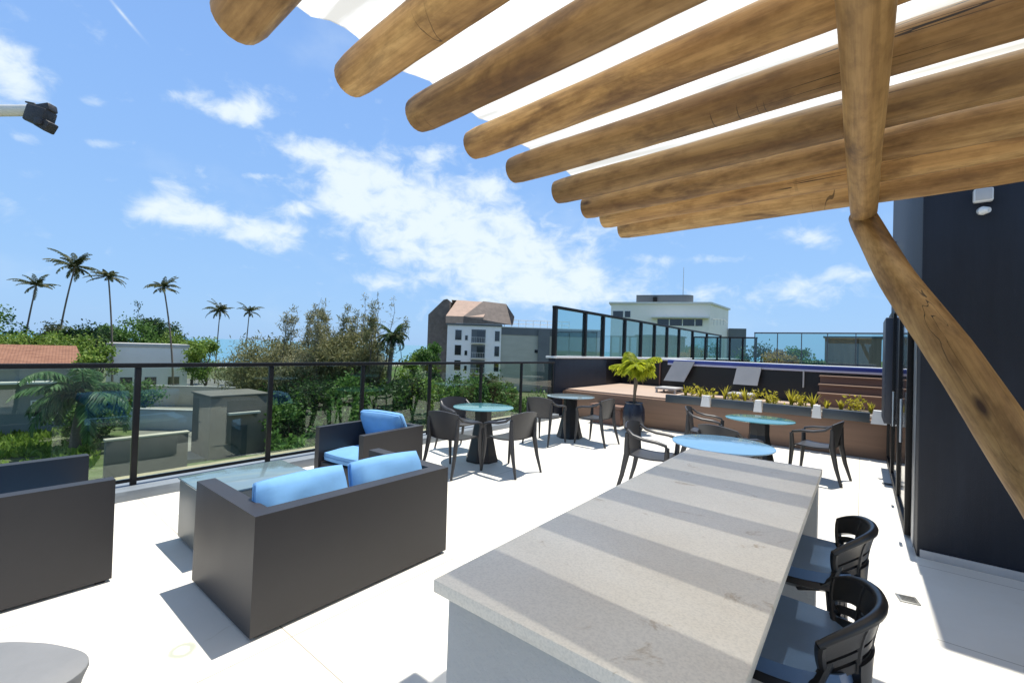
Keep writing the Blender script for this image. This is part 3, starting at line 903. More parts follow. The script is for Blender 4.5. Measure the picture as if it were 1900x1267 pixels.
# ------------------------------------------------------------------ BAR STOOLS
def make_stool(label, group):
    # local: faces -X (towards the bar); seat centre at origin
    t_ = thing('bar_stool', label, 'bar stool', (0, 0, 0), 0, group)
    zs = 0.79

    def seatf(u, v):
        a = (u - 0.5) * 2
        b = (v - 0.5) * 2
        x = b * 0.20
        wdt = 0.195 * (1 - 0.10 * max(0, b) ** 2)
        y = a * wdt
        z = zs + 0.018 * a * a + 0.012 * b * b - 0.05 * max(0, -b - 0.7)
        # squircle the corners
        k = 1 - 0.10 * (a * a * b * b)
        return (x * k, y * k, z)
    MB().shell(seatf, 16, 16, 0.035).build('seat', MT['seatblue'], t_)
    def underf(u, v):
        x, y, z = seatf(u, v)
        a = (u - 0.5) * 2; b = (v - 0.5) * 2
        return (x * 1.02, y * 1.02, z - 0.03 - 0.05 * (1 - a * a) * (1 - b * b))
    MB().shell(underf, 14, 14, 0.022).build('seat_shell', MT['blackp'], t_)
    # backrest: a band wrapping round the rear of the seat, thick rolled rim on top

    def backf(u, v):
        a = (u - 0.5) * 2
        th = a * 1.08
        rad = (0.205 + 0.030 * v) * (0.40 + 0.60 * v ** 0.75)
        x = 0.035 + 0.10 * (1 - v) ** 1.5 + rad * math.cos(th) * 0.92
        y = rad * math.sin(th)
        z = zs - 0.07 + v * (0.25 - 0.055 * abs(a) ** 3)
        return (x, y, z)
    bk = MB().shell(lambda u, v: backf(u, 0.74 + 0.26 * v), 22, 5, 0.018).build('backrest', MT['blackp'], t_)
    MB().shell(lambda u, v: backf(0.02 + 0.96 * u, 0.44 + 0.11 * v), 22, 2, 0.016).build('slat', MT['blackp'], bk)
    MB().shell(lambda u, v: backf(0.01 + 0.98 * u, 0.60 + 0.09 * v), 22, 2, 0.016).build('slat', MT['blackp'], bk)
    for ue in (0.012, 0.26, 0.5, 0.74, 0.988):
        MB().tube([Vector(backf(ue, 0.42 + 0.58 * q / 6)) for q in range(7)], 0.012, 8).build('stile', MT['blackp'], bk)
    rim = [Vector(backf(i / 22, 1.0)) for i in range(23)]
    MB().tube(rim, [0.009 + 0.005 * math.sin(math.pi * i / 22) for i in range(23)], 10, flat=1.1).build('rim', MT['blackp'], bk)
    MB().shell(lambda u, v: Vector(backf(0.24 + 0.52 * u, 0.52 * v)) + Vector((0.004, 0, 0)), 12, 6, 0.024).build('back_spine', MT['blackp'], t_)
    for sx in (-1, 1):
        for sy in (-1, 1):
            MB().tube([(sx * 0.14, sy * 0.14, zs - 0.035), (sx * 0.155, sy * 0.155, 0.55), (sx * 0.185, sy * 0.185, 0.25), (sx * 0.22, sy * 0.215, 0.0)], [0.027, 0.022, 0.018, 0.014], 8).build('leg', MT['blackp'], t_)
    for sy in (-1, 1):
        MB().tube([(0.155, sy * 0.150, zs + 0.07), (0.135, sy * 0.172, zs + 0.02), (0.09, sy * 0.175, zs - 0.02), (0.03, sy * 0.15, zs - 0.05)], [0.012, 0.014, 0.014, 0.013], 8).build('side_bracket', MT['blackp'], t_)
    fr = MB()
    q = [(-0.175, -0.175), (0.175, -0.175), (0.175, 0.175), (-0.175, 0.175)]
    for i in range(4):
        a = q[i]; b = q[(i + 1) % 4]
        fr.tube([(a[0], a[1], 0.30), (b[0], b[1], 0.30)], 0.011, 8)
    fr.build('footrest', MT['blackp'], t_)
    return t_


g_st = 'bar stools along the stone bar table'
st0 = make_stool('black bar stool with slate blue seat, farthest along the stone bar table', g_st)
st0.location = (-0.205, 2.16, 0)
dup(st0, (-0.20, 1.52, 0), R(-2), 'black bar stool with slate blue seat, middle one beside the stone bar table', g_st)
dup(st0, (-0.20, 0.90, 0), R(2), 'black bar stool cut off by the bottom edge, nearest along the bar table', g_st)


# ------------------------------------------------------------------ SOFA, ARMCHAIRS, COFFEE TABLE
def pillow(sx, sy, sz, seed=0, n=14, edge=0.24):
    """puffed cushion mesh centred on origin, half sizes; seam round the long edges"""
    mb = MB()
    rr = random.Random(seed)
    ph = rr.uniform(0, 40)

    def f(u, v, s):
        a = (u - 0.5) * 2
        b = (v - 0.5) * 2
        prof = ((1 - abs(a) ** 5) * (1 - abs(b) ** 5)) ** 0.42
        pinch = 1 - 0.05 * (a * a * b * b)
        x = a * sx * pinch
        y = b * sy * pinch
        z = s * sz * (edge + (1 - edge) * prof) * (1 + 0.09 * mnoise.noise((a * 1.6 + ph, b * 1.6, s)) + 0.05 * mnoise.noise((a * 4 + ph, b * 3, s + 3)))
        return (x + 0.004 * mnoise.noise((a * 3 + ph, b * 3, 2)), y, z)
    for s in (1, -1):
        vs = [f(i / n, j / n, s) for i in range(n + 1) for j in range(n + 1)]
        w = n + 1
        fs = []
        for i in range(n):
            for j in range(n):
                q = (i * w + j, (i + 1) * w + j, (i + 1) * w + j + 1, i * w + j + 1)
                fs.append(q if s > 0 else q[::-1])
        mb.add(vs, fs, True)
    # side band
    bd = [(i, 0) for i in range(n)] + [(n, j) for j in range(n)] + [(i, n) for i in range(n, 0, -1)] + [(0, j) for j in range(n, 0, -1)]
    tp = [f(i / n, j / n, 1) for i, j in bd]
    bt = [f(i / n, j / n, -1) for i, j in bd]
    k = len(bd)
    mb.add(tp + bt, [(i, k + i, k + (i + 1) % k, (i + 1) % k) for i in range(k)], True)
    pts = [((Vector(tp[i]) + Vector(bt[i])) / 2) * 1.004 for i in range(k)]
    pts.append(pts[0])
    return mb, pts


def add_pillow(parent, name, half, loc, rot, seed):
    mb, seam = pillow(*half, seed=seed, edge=0.62 if name == 'seat_cushion' else 0.24)
    o = mb.build(name, MT['blue'], parent, auto=False)
    o.location = loc
    o.rotation_euler = rot
    s = MB().tube(seam, 0.004, 6, caps=False).build('piping', MT['piping'], o)
    return o


def seating(name, label, cat, w, d, h, arm, seats, loc, rotz, group=None):
    """local: back along -Y side (y from -d/2), open front at +Y; w along X"""
    t_ = thing(name, label, cat, loc, rotz, group)
    bv = 0.012
    bm = bmesh.new()
    ol = [(-w / 2, -d / 2), (w / 2, -d / 2), (w / 2, d / 2), (w / 2 - arm, d / 2), (w / 2 - arm, -d / 2 + arm), (-w / 2 + arm, -d / 2 + arm), (-w / 2 + arm, d / 2), (-w / 2, d / 2)]
    lo_ = [bm.verts.new((x * 1.006, y * 1.006, 0.02)) for x, y in ol]
    hi_ = [bm.verts.new((x, y, h)) for x, y in ol]
    for q in ((0, 1, 4, 5), (0, 5, 6, 7), (1, 2, 3, 4)):
        bm.faces.new([hi_[i] for i in q])
        bm.faces.new([lo_[i] for i in reversed(q)])
    for i in range(8):
        j = (i + 1) % 8
        bm.faces.new((lo_[i], lo_[j], hi_[j], hi_[i]))
    bm.edges.ensure_lookup_table()
    be = [e for e in bm.edges if e.calc_face_angle(0) > 0.5]
    bmesh.ops.bevel(bm, geom=be, offset=bv, segments=3, affect='EDGES', profile=0.5)
    MB().bm(bm).build('frame', MT['sofa'], t_)
    MB().box((-w / 2 + arm, -d / 2 + arm, 0.06), (w / 2 - arm, d / 2 - 0.02, 0.28), 0.01).build('seat_base', MT['sofa'], t_)
    iw = (w - 2 * arm - 0.02) / seats
    for k in range(seats):
        cx_ = -w / 2 + arm + 0.01 + iw * (k + 0.5)
        add_pillow(t_, 'seat_cushion', (iw / 2 - 0.004, (d - arm) / 2 - 0.025, 0.062), (cx_, arm / 2 - 0.006, 0.342), (0, 0, 0), 5 + k)
    for sx in (-1, 1):
        for sy in (-1, 1):
            MB().box((sx * (w / 2 - 0.05) - 0.025, sy * (d / 2 - 0.05) - 0.025, 0.0), (sx * (w / 2 - 0.05) + 0.025, sy * (d / 2 - 0.05) + 0.025, 0.0195)).build('foot', MT['black'], t_)
    return t_, iw


# two-seat sofa: its back runs along the bar table, it faces the railing
sofa, iw = seating('sofa', 'charcoal two seat sofa with blue back cushions, its long back to the bar table', 'sofa', 1.40, 0.90, 0.66, 0.105, 2, (-2.965, 1.735, 0), R(90))
# local +X -> world +Y ; local -Y -> world +X
for k, (dx, tilt, rz) in enumerate(((-0.315, R(68), R(2)), (0.315, R(66), R(-3)))):
    add_pillow(sofa, 'back_cushion', (0.295, 0.225, 0.105), (dx, -0.235, 0.555), (tilt, 0, rz), 21 + k)

arm1, _ = seating('armchair', 'charcoal armchair with blue cushions between the railing and the sofa', 'armchair', 0.80, 0.86, 0.66, 0.07, 1, (-4.40, 3.02, 0), R(186), 'charcoal armchairs by the coffee table')
add_pillow(arm1, 'back_cushion', (0.32, 0.24, 0.10), (0.02, -0.24, 0.585), (R(64), 0, R(4)), 31)
arm2, _ = seating('armchair', 'charcoal armchair cut off by the left edge, beside the railing', 'armchair', 0.98, 0.90, 0.66, 0.09, 1, (-4.30, 0.25, 0), R(0), 'charcoal armchairs by the coffee table')
add_pillow(arm2, 'back_cushion', (0.36, 0.22, 0.10), (0, -0.26, 0.53), (R(68), 0, 0), 32)

ct = thing('coffee_table', 'low square coffee table with smoked glass top between sofa and railing', 'coffee table', (-3.93, 1.56, 0))
MB().box((-0.33, -0.40, 0.475), (0.33, 0.40, 0.488), 0.003).build('glass_top', MT['ctop'], ct)
MB().box((-0.32, -0.39, 0.02), (0.32, 0.39, 0.4745), 0.01).build('body', MT['ctable'], ct)
MB().box((-0.29, -0.36, 0.0), (0.29, 0.36, 0.0195)).build('plinth', MT['black'], ct)

# rounded-triangle side table at the lower left
def rtri(r, n=64):
    pts = []
    for k in range(n):
        a = 2 * math.pi * k / n
        rad = r * (1 + 0.13 * math.cos(3 * (a - R(62))) + 0.02 * math.cos(6 * (a - R(62))))
        pts.append((rad * math.cos(a), rad * math.sin(a)))
    return pts
sd = MB()
prof = [(0.84, 0.0), (0.80, 0.12), (0.84, 0.28), (0.95, 0.40), (0.995, 0.435), (0.99, 0.447), (0.975, 0.45)]
rings = []
for s, z in prof:
    rings.append([(x * s, y * s, z) for x, y in rtri(0.255)])
n_ = 64
vs = [p for r in rings for p in r]
fs = []
for i in range(len(rings) - 1):
    for k in range(n_):
        fs.append((i * n_ + k, i * n_ + (k + 1) % n_, (i + 1) * n_ + (k + 1) % n_, (i + 1) * n_ + k))
fs.append(tuple(range(n_))[::-1])
fs.append(tuple((len(rings) - 1) * n_ + k for k in range(n_)))
sd.add(vs, fs, True)
so = sd.build('side_table', MT['pouf'], None, (-2.235, 0.075, 0))
tag(so, 'pale grey rounded side table with flared top at the lower left corner', 'side table')


# ------------------------------------------------------------------ ROUND TABLES AND CHAIRS
def round_table(label, loc, r, topmat, rot=0.0):
    t_ = thing('round_table', label, 'table', loc, rot, 'round glass tables on the terrace')
    MB().lathe([(0, 0.744), (r - 0.012, 0.744), (r - 0.002, 0.747), (r, 0.752), (r - 0.002, 0.757), (r - 0.01, 0.759), (0.001, 0.759)], 56).build('glass_top', topmat, t_)
    MB().lathe([(0.235, 0.0), (0.24, 0.02), (0.215, 0.10), (0.165, 0.32), (0.125, 0.55), (0.125, 0.70), (0.16, 0.725)], 8, smooth=False, phase=R(22.5)).build('base', MT['blackp'], t_)
    MB().lathe([(0.22, 0.7255), (0.24, 0.735), (0.24, 0.7435)], 32).build('top_plate', MT['black'], t_)
    return t_


round_table('round table with teal glass top, nearest the armchair', (-4.22, 4.74, 0), 0.43, MT['teal'])
round_table('round table with grey glass top, farthest along the railing', (-4.22, 7.15, 0), 0.44, MT['greytop'], R(10))
round_table('round table with pale teal top in front of the brown planter wall', (-1.08, 6.85, 0), 0.42, MT['teal'], R(20))
round_table('round table with pale blue top just beyond the stone bar table', (-1.04, 4.62, 0), 0.45, MT['bluetop'], R(5))


def make_chair(label, group):
    t_ = thing('patio_chair', label, 'chair', (0, 0, 0), 0, group)

    def seatf(u, v):
        a = (u - 0.5) * 2
        y = 0.23 - v * 0.43
        wd = 0.235 - 0.03 * v
        z = 0.445 + 0.012 * a * a - 0.018 * math.sin(math.pi * v) - (0.03 * (1 - v / 0.12) ** 2 if v < 0.12 else 0)
        return (a * wd, y, z)
    MB().shell(seatf, 12, 14, 0.016).build('seat', MT['chair'], t_)

    def backf(u, v):
        a = (u - 0.5) * 2
        z = 0.455 + v * 0.345
        wd = 0.205 + 0.045 * v
        y = -0.20 - 0.075 * v + 0.055 * a * a * (0.4 + 0.6 * v)
        z -= 0.035 * a * a * v
        return (a * wd, y, z)
    MB().shell(backf, 14, 10, 0.014).build('backrest', MT['chair'], t_)
    for s in (-1, 1):
        MB().tube([(s * 0.238, -0.205, 0.74), (s * 0.255, -0.14, 0.685), (s * 0.268, -0.02, 0.655), (s * 0.272, 0.12, 0.645), (s * 0.268, 0.215, 0.62), (s * 0.262, 0.235, 0.56)], [0.022, 0.028, 0.031, 0.031, 0.028, 0.024], 10, flat=0.6).build('arm', MT['chair'], t_)
        MB().tube([(s * 0.262, 0.232, 0.60), (s * 0.250, 0.225, 0.44), (s * 0.252, 0.24, 0.22), (s * 0.262, 0.262, 0.0)], [0.024, 0.030, 0.023, 0.016], 10, flat=0.8).build('leg', MT['chair'], t_)
        MB().tube([(s * 0.236, -0.215, 0.70), (s * 0.222, -0.215, 0.46), (s * 0.232, -0.262, 0.22), (s * 0.248, -0.325, 0.0)], [0.022, 0.034, 0.025, 0.016], 10, flat=0.8).build('leg', MT['chair'], t_)
    return t_


gch = 'graphite plastic armchairs round the glass tables'
ch0 = make_chair('graphite plastic chair between the teal round table and the charcoal armchair', gch)
ch0.location = (-4.10, 4.05, 0); ch0.rotation_euler = (0, 0, R(6))
dup(ch0, (-3.60, 4.60, 0), R(86), 'graphite plastic chair right of the nearest teal table, back to the open floor', gch)
dup(ch0, (-4.90, 4.98, 0), R(-100), 'graphite plastic chair between the railing and the teal table', gch)
dup(ch0, (-4.28, 6.42, 0), R(4), 'graphite plastic chair in front of the grey topped round table', gch)
dup(ch0, (-3.62, 7.02, 0), R(88), 'graphite plastic chair between the grey topped table and the potted plant', gch)
dup(ch0, (-1.22, 5.72, 0), R(-20), 'graphite plastic chair between the pale blue table and the planter table', gch)
dup(ch0, (-1.86, 7.15, 0), R(-80), 'graphite plastic chair left of the table by the brown planter wall', gch)
dup(ch0, (-0.45, 7.25, 0), R(80), 'graphite plastic chair right of the table by the planter, nearest the glass doors', gch)
dup(ch0, (-1.86, 4.98, 0), R(-84), 'graphite plastic chair alone at the far left corner of the stone bar', gch)

# ------------------------------------------------------------------ UPPER COURTYARD
pw = thing('planter_wall', 'long brown planter wall with dark slate panels and white end caps', 'planter', (-2.6, 9.36, 0))
MB().box((-3.3, 0.0, 0.0), (2.97, 0.14, 0.62), 0.006).build('wall', MT['brown'], pw)
xw = [(-2.42 + 2.6), (-1.50 + 2.6), (-0.60 + 2.6)]
for a, b in ((-0.62, xw[0] - 0.10), (xw[0] + 0.10, xw[1] - 0.08), (xw[1] + 0.08, xw[2] - 0.08), (xw[2] + 0.08, 2.72)):
    MB().box((a, -0.03, 0.585), (b, 0.09, 0.745), 0.006).build('slate_panel', MT['slab'], pw)
for x, wd in ((xw[0], 0.09), (xw[1], 0.07), (xw[2], 0.07), (2.85, 0.12)):
    c = MB()
    c.add([(x - wd, -0.06, 0.575), (x + wd, -0.06, 0.575), (x + wd, 0.10, 0.575), (x - wd, 0.10, 0.575),
           (x - wd * 0.7, -0.04, 0.79), (x + wd * 0.7, -0.04, 0.79), (x + wd * 0.7, 0.09, 0.79), (x - wd * 0.7, 0.09, 0.79)],
          [(0, 3, 2, 1), (4, 5, 6, 7), (0, 1, 5, 4), (1, 2, 6, 5), (2, 3, 7, 6), (3, 0, 4, 7)])
    c.build('end_cap', MT['white'], pw)
MB().box((-0.62, 0.141, 0.60), (2.97, 0.95, 0.69), 0.004).build('trough', MT['offwhite'], pw)
MB().box((-0.56, 0.2, 0.6905), (2.97, 0.9, 0.70)).build('soil', MT['soil'], pw)

bench = thing('step_bench', 'low red brown step against the planter wall behind the potted plant', 'bench', (-4.45, 9.1, 0))
MB().box((-0.35, -0.14, 0.36), (0.42, 0.25, 0.42), 0.008).build('seat', MT['steps'], bench)
MB().box((-0.30, -0.10, 0.0), (0.38, 0.24, 0.3595), 0.004).build('base', MT['steps'], bench)

# navy parapet on the left with white coping, black lining beyond, blue-coped wall across the back
nv = thing('courtyard_wall', 'dark navy parapet with white coping under the glass wind screen', 'wall', (-5.85, 12.4, 0))
MB().box((-0.10, -3.42, 0.0), (0.10, -0.70, 1.40), 0.006).build('navy_panel', MT['navy'], nv)
MB().box((-0.12, -0.699, 0.0), (0.06, 0.60, 1.40)).build('black_lining', MT['void'], nv)
MB().box((0.0605, 0.40, 0.0), (1.93, 0.60, 1.40)).build('black_lining', MT['void'], nv)
MB().box((-0.16, -3.46, 1.4005), (0.15, 18.0, 1.45), 0.008).build('coping', MT['white'], nv)
MB().box((0.1505, 0.36, 1.4005), (1.93, 0.66, 1.45), 0.008).build('coping', MT['white'], nv)
MB().box((-0.12, 0.601, 0.0), (0.06, 17.9, 1.40)).build('rear_panel', MT['navy'], nv)
for k, (x, z0, z1) in enumerate(((0.35, 0.66, 1.35), (0.75, 0.66, 1.3), (1.25, 0.66, 1.38))):
    MB().box((x, 0.34, z0), (x + 0.035, 0.399, z1), 0.004).build('batten', MT['steps'], nv)
PY = 11.5
bw = thing('pool_wall', 'black faced wall with bright blue and white coping across the back', 'wall', (-2.0, PY, 0))
MB().box((-1.90, 0.0, 0.656), (2.43, 0.6, 1.315)).build('black_face', MT['void'], bw)
MB().box((-1.92, -0.05, 1.3155), (2.43, 0.7, 1.362), 0.006).build('lower_coping', MT['lilac'], bw)
MB().box((-1.92, -0.045, 1.3625), (2.43, 0.7, 1.438), 0.006).build('blue_band', MT['bluecope'], bw)
MB().box((-1.92, 0.05, 1.4385), (2.43, 0.7, 1.455), 0.004).build('white_cap', MT['white'], bw)
MB().tube([(1.02, -0.07, 0.97), (1.02, -0.07, 1.335)], 0.016, 8).build('handrail_post', MT['lamp'], bw)
for (x, w1, z0, ln, sh_, lb) in ((-3.58, 0.25, 0.92, 0.50, 0.20, 'grey reclined board behind the yellow potted plant'), (-2.05, 0.25, 0.95, 0.41, 0.05, 'upright grey board between the black openings')):
    g = MB()
    y0_ = -0.16
    a = [(-w1 - sh_ / 2, y0_, z0 - 0.655), (w1 - sh_ / 2, y0_, z0 - 0.655), (w1 + sh_ / 2, 0.0, z0 + ln - 0.655), (-w1 + sh_ / 2, 0.0, z0 + ln - 0.655)]
    b = [(p[0], p[1] + 0.035, p[2]) for p in a]
    g.add(a + b, [(0, 1, 2, 3), (7, 6, 5, 4), (0, 4, 5, 1), (1, 5, 6, 2), (2, 6, 7, 3), (3, 7, 4, 0)])
    r_o = thing('sunbed', lb, 'sunbed', (x, PY - 0.13, 0.656), 0, 'grey sunbeds by the pool wall')
    g.build('backrest', MT['greypanel'], r_o)
    MB().box((-w1 - sh_ / 2, -0.75, 0.08), (w1 - sh_ / 2, -0.15, 0.13), 0.01).build('bed', MT['greypanel'], r_o)
    for sx in (-1, 1):
        for yy in (-0.70, -0.20):
            MB().box((sx * (w1 - 0.03) - sh_ / 2 - 0.02, yy - 0.02, 0), (sx * (w1 - 0.03) - sh_ / 2 + 0.02, yy + 0.02, 0.079)).build('leg', MT['greypanel'], r_o)
stp = thing('wooden_steps', 'three red brown wooden steps at the right end of the courtyard', 'steps', (-0.05, 10.75, 0.656))
for k in range(3):
    MB().box((-0.62, k * 0.22, 0.0), (0.42, 0.745, 0.27 + 0.165 * k - 0.03)).build('riser', MT['steps'], stp)
    MB().box((-0.64, k * 0.22 - 0.025, 0.2405 + 0.165 * k), (0.42, k * 0.22 + 0.21, 0.27 + 0.165 * k), 0.006).build('tread', MT['brown'], stp)


def frond_crown(fo, top, rr, frond, nfr, droop, dens, leafw, ll, emin=-0.35, emax=1.25):
    for k in range(nfr):
        a = k * 2.399 + rr.uniform(-0.35, 0.35)
        e0 = rr.uniform(emin, emax)
        L = frond * rr.uniform(0.5, 1.25)
        dr = droop * rr.uniform(0.7, 1.5)
        out = Vector((math.cos(a), math.sin(a), 0))
        P = []
        p = top.copy()
        e = e0
        seg = 9
        for i in range(seg + 1):
            P.append(p.copy())
            p = p + (out * math.cos(e) + Vector((0, 0, math.sin(e)))) * (L / seg)
            e -= dr * 2.1 / seg * (0.5 + i / seg)
        fo.tube(P, [0.035 * (1 - 0.8 * i / seg) * frond / 3 + 0.004 for i in range(seg + 1)], 4)
        side = out.cross(Vector((0, 0, 1)))
        for i in range(dens):
            u = 0.12 + 0.86 * i / dens
            s = u * seg
            j = min(seg - 1, int(s))
            c = P[j].lerp(P[j + 1], s - j)
            tg = (P[j + 1] - P[j]).normalized()
            for sg in (-1, 1):
                if rr.random() < 0.12:
                    continue
                ln = ll * frond / 3 * (math.sin(math.pi * min(1, u * 0.85 + 0.12)) * 0.9 + 0.2) * rr.uniform(0.8, 1.15)
                d = (side * sg * 0.75 + tg * 0.55 + Vector((0, 0, -0.35 - 0.4 * rr.random()))).normalized()
                wv_ = tg * (leafw * frond / 3)
                b = len(fo.v)
                mid = c + d * ln * 0.55 + Vector((0, 0, 0.02))
                end = c + d * ln + Vector((0, 0, -0.12 * ln))
                fo.v += [tuple(c - wv_ * 0.6), tuple(c + wv_ * 0.6), tuple(mid + wv_), tuple(end), tuple(mid - wv_)]
                fo.f.append((b, b + 1, b + 2, b + 3, b + 4)); fo.sm.append(False)


# --- plants
def leaf_quads(mb, c, size, rr, elong=1.6, up=0.35):
    d = Vector((rr.gauss(0, 1), rr.gauss(0, 1), rr.gauss(0, 1) + up)).normalized()
    s = d.cross(Vector((rr.gauss(0, 1), rr.gauss(0, 1), rr.gauss(0, 1)))).normalized()
    l = size * rr.uniform(0.7, 1.3)
    w = l / elong / 2
    n = d.cross(s) * (l * 0.12)
    b = len(mb.v)
    c = Vector(c)
    mb.v += [tuple(c), tuple(c + d * l * 0.5 + s * w + n), tuple(c + d * l), tuple(c + d * l * 0.5 - s * w + n)]
    mb.f.append((b, b + 1, b + 2, b + 3)); mb.sm.append(False)


def spiky_plant(name, loc, h, n, rr, mat, label, group, spread=0.5, w=0.022):
    mb = MB()
    for k in range(n):
        a = rr.uniform(0, 2 * math.pi)
        l = h * rr.uniform(0.65, 1.1)
        out = Vector((math.cos(a), math.sin(a), 0))
        sp = rr.uniform(0.1, spread)
        b0 = len(mb.v)
        side = out.cross(Vector((0, 0, 1)))
        for i in range(5):
            t_ = i / 4
            p = out * (0.015 + sp * l * t_ ** 1.7) + Vector((0, 0, l * (t_ - 0.28 * sp * t_ * t_)))
            ww = w * (1 - t_ ** 2) + 0.002
            mb.v.append(tuple(p + side * ww)); mb.v.append(tuple(p - side * ww))
        for i in range(4):
            q = b0 + i * 2
            mb.f.append((q, q + 1, q + 3, q + 2)); mb.sm.append(True)
    o = mb.build(name, mat, None, loc, auto=False)
    return tag(o, label, 'plant', group)


prr = random.Random(19)
gpl = 'yellow green plants in the planter trough'
for k in range(17):
    x = -3.02 + k * 0.195 + prr.uniform(-0.05, 0.05)
    big = k > 9
    if k % 2 == 0 or big and k % 3 == 1:
        spiky_plant('spiky_plant', (x, 9.85 + prr.uniform(-0.2, 0.2), 0.695), prr.uniform(0.19, 0.33), 22 if big else 12, prr, LF['yellow'], 'spiky yellow bladed plant growing in the planter trough soil', gpl, 0.55, 0.020)
    else:
        mb = MB()
        hh = prr.uniform(0.13, 0.23)
        for q in range(95 if big else 60):
            p = (prr.gauss(0, 0.065), prr.gauss(0, 0.065), min(hh * 1.3, abs(prr.gauss(hh * 0.5, hh * 0.35))))
            leaf_quads(mb, p, 0.068, prr, 1.7, 0.8)
        for q in range(4):
            mb.tube([(0, 0, 0), (prr.uniform(-0.05, 0.05), prr.uniform(-0.05, 0.05), hh)], [0.006, 0.003], 5)
        o = mb.build('leafy_plant', LF['yellow'] if (big or k % 2) else LF['lime'], None, (x, 9.85 + prr.uniform(-0.25, 0.25), 0.695), auto=False)
        tag(o, 'yellow leafy clump growing in the planter trough before the brown steps' if big else 'small lime leafy clump growing in the planter trough', 'plant', gpl)

pp = thing('potted_plant', 'lime green plant with slim trunk in a dark navy pot', 'potted plant', (-3.66, 8.75, 0))
MB().lathe([(0.15, 0.0), (0.19, 0.05), (0.225, 0.25), (0.215, 0.45), (0.17, 0.55), (0.18, 0.575), (0.165, 0.58), (0.155, 0.55)], 32).build('pot', MT['pot'], pp)
MB().lathe([(0.0, 0.54), (0.153, 0.545)], 24).build('soil', MT['soil'], pp)
tk = MB()
tk.tube([(0, 0, 0.54), (0.01, 0.0, 0.8), (0.03, 0.01, 1.05), (0.04, 0.02, 1.32)], [0.026, 0.032, 0.045, 0.055], 10)
prr = random.Random(5)
crown = MB()
frond_crown(crown, Vector((0.04, 0.02, 1.30)), prr, 0.50, 15, 0.42, 20, 0.14, 1.35, -0.15, 1.2)
frond_crown(crown, Vector((0.03, 0.02, 1.26)), prr, 0.42, 9, 0.7, 18, 0.14, 1.35, -0.3, 0.6)
tk.build('trunk', MT['trunk'], pp)
crown.build('crown', LF['lime'], pp, auto=False)

# ------------------------------------------------------------------ WIND SCREEN AND FAR BALUSTRADE
ws = thing('wind_screen', 'tall glass wind screen with black frame on the navy parapet', 'glass screen', (-5.85, 9.06, 1.45))
sy = [0.0, 1.48, 2.53, 4.02, 5.32, 6.56, 7.86, 9.28, 11.1, 13.4, 16.0]
for k, y in enumerate(sy):
    MB().box((-0.05, y - 0.05, 0.0), (0.05, y + 0.05, 1.155), 0.005).build('post', MT['black'], ws)
    if k:
        a, b = sy[k - 1] + 0.055, y - 0.055
        MB().box((-0.006, a, 0.01), (0.006, b, 1.15)).build('glass_panel', MT['glass2'], ws)
MB().box((-0.055, -0.055, 1.1555), (0.055, 16.06, 1.22), 0.006).build('top_rail', MT['black'], ws)
sl = thing('glass_partition', 'lower glass partition with dark frame in front of the cream building', 'glass screen', (-5.0, 17.4, 1.3))
for k in range(6):
    x = k * 0.42
    MB().box((x - 0.03, -0.03, -0.8), (x + 0.03, 0.03, 0.93), 0.003).build('post', MT['black'], sl)
    if k:
        MB().box((x - 0.39, -0.005, -0.8), (x - 0.031, 0.005, 0.925)).build('glass_panel', MT['glass2'], sl)
MB().box((-0.035, -0.035, 0.9305), (2.14, 0.035, 0.98), 0.004).build('top_rail', MT['black'], sl)

fb = thing('far_balustrade', 'clear glass balustrade with slim grey top rail at the back right', 'railing', (-2.75, 16.95, 1.0))
for k, x in enumerate((-0.12, 0.55, 1.22, 1.9, 2.6, 3.4)):
    MB().box((x - 0.012, -0.02, -0.9), (x + 0.012, 0.02, 1.38), 0.003).build('post', MT['slab'], fb)
    if k:
        x0 = (-0.12, 0.55, 1.22, 1.9, 2.6, 3.4)[k - 1]
        MB().box((x0 + 0.015, -0.006, -0.5), (x - 0.015, 0.006, 1.375)).build('glass_panel', MT['glass2'], fb)
MB().box((-0.14, -0.03, 1.3805), (3.45, 0.03, 1.425), 0.006).build('top_rail', MT['slab'], fb)

# ------------------------------------------------------------------ BUILDINGS BEYOND
def frame(o, ux, uy):
    """matrix with local x along (ux,uy), y away from the viewer"""
    l = math.hypot(ux, uy)
    return math.atan2(uy, ux)


# white hotel, far left of centre
ho = thing('hotel_building', 'white multi storey building with brown and terracotta shingled roof', 'building', (-65.7, 56.4, -6.5), math.atan2(0.62, 0.785))
MB().box((4.15, 0.0, 0), (14.5, 11, 12.2)).build('white_block', MT['hotelw'], ho)
MB().box((3.9, -0.25, 12.2005), (14.6, 11, 12.55)).build('cornice', MT['hotelband'], ho)
gb = MB().box((14.501, 0.3, 0), (34, 11, 10.7)).build('grey_block', MT['hotelg'], ho)
MB().box((14.502, 0.2, 10.7005), (34, 11.1, 12.1)).build('dark_band', MT['hotelband'], gb)
MB().box((14.5, 0.15, 12.1005), (34, 11.1, 12.25)).build('parapet_cap', MT['white'], gb)
MB().box((21.6, -0.35, 0), (23.8, 0.199, 11.9)).build('stair_shaft', MT['hotelband'], gb)
MB().box((21.0, 0.18, 7.4), (22.0, 0.299, 8.0)).build('vent_window', MT['pane'], gb)
rl = MB()
for x in range(0, 10):
    rl.tube([(15 + x * 1.4, 1.2, 12.2), (15 + x * 1.4, 1.2, 13.6)], 0.06, 6)
for z in (12.9, 13.6):
    rl.tube([(15, 1.2, z), (27.6, 1.2, z)], 0.06, 6)
rl.build('roof_railing', MT['lamp'], gb)
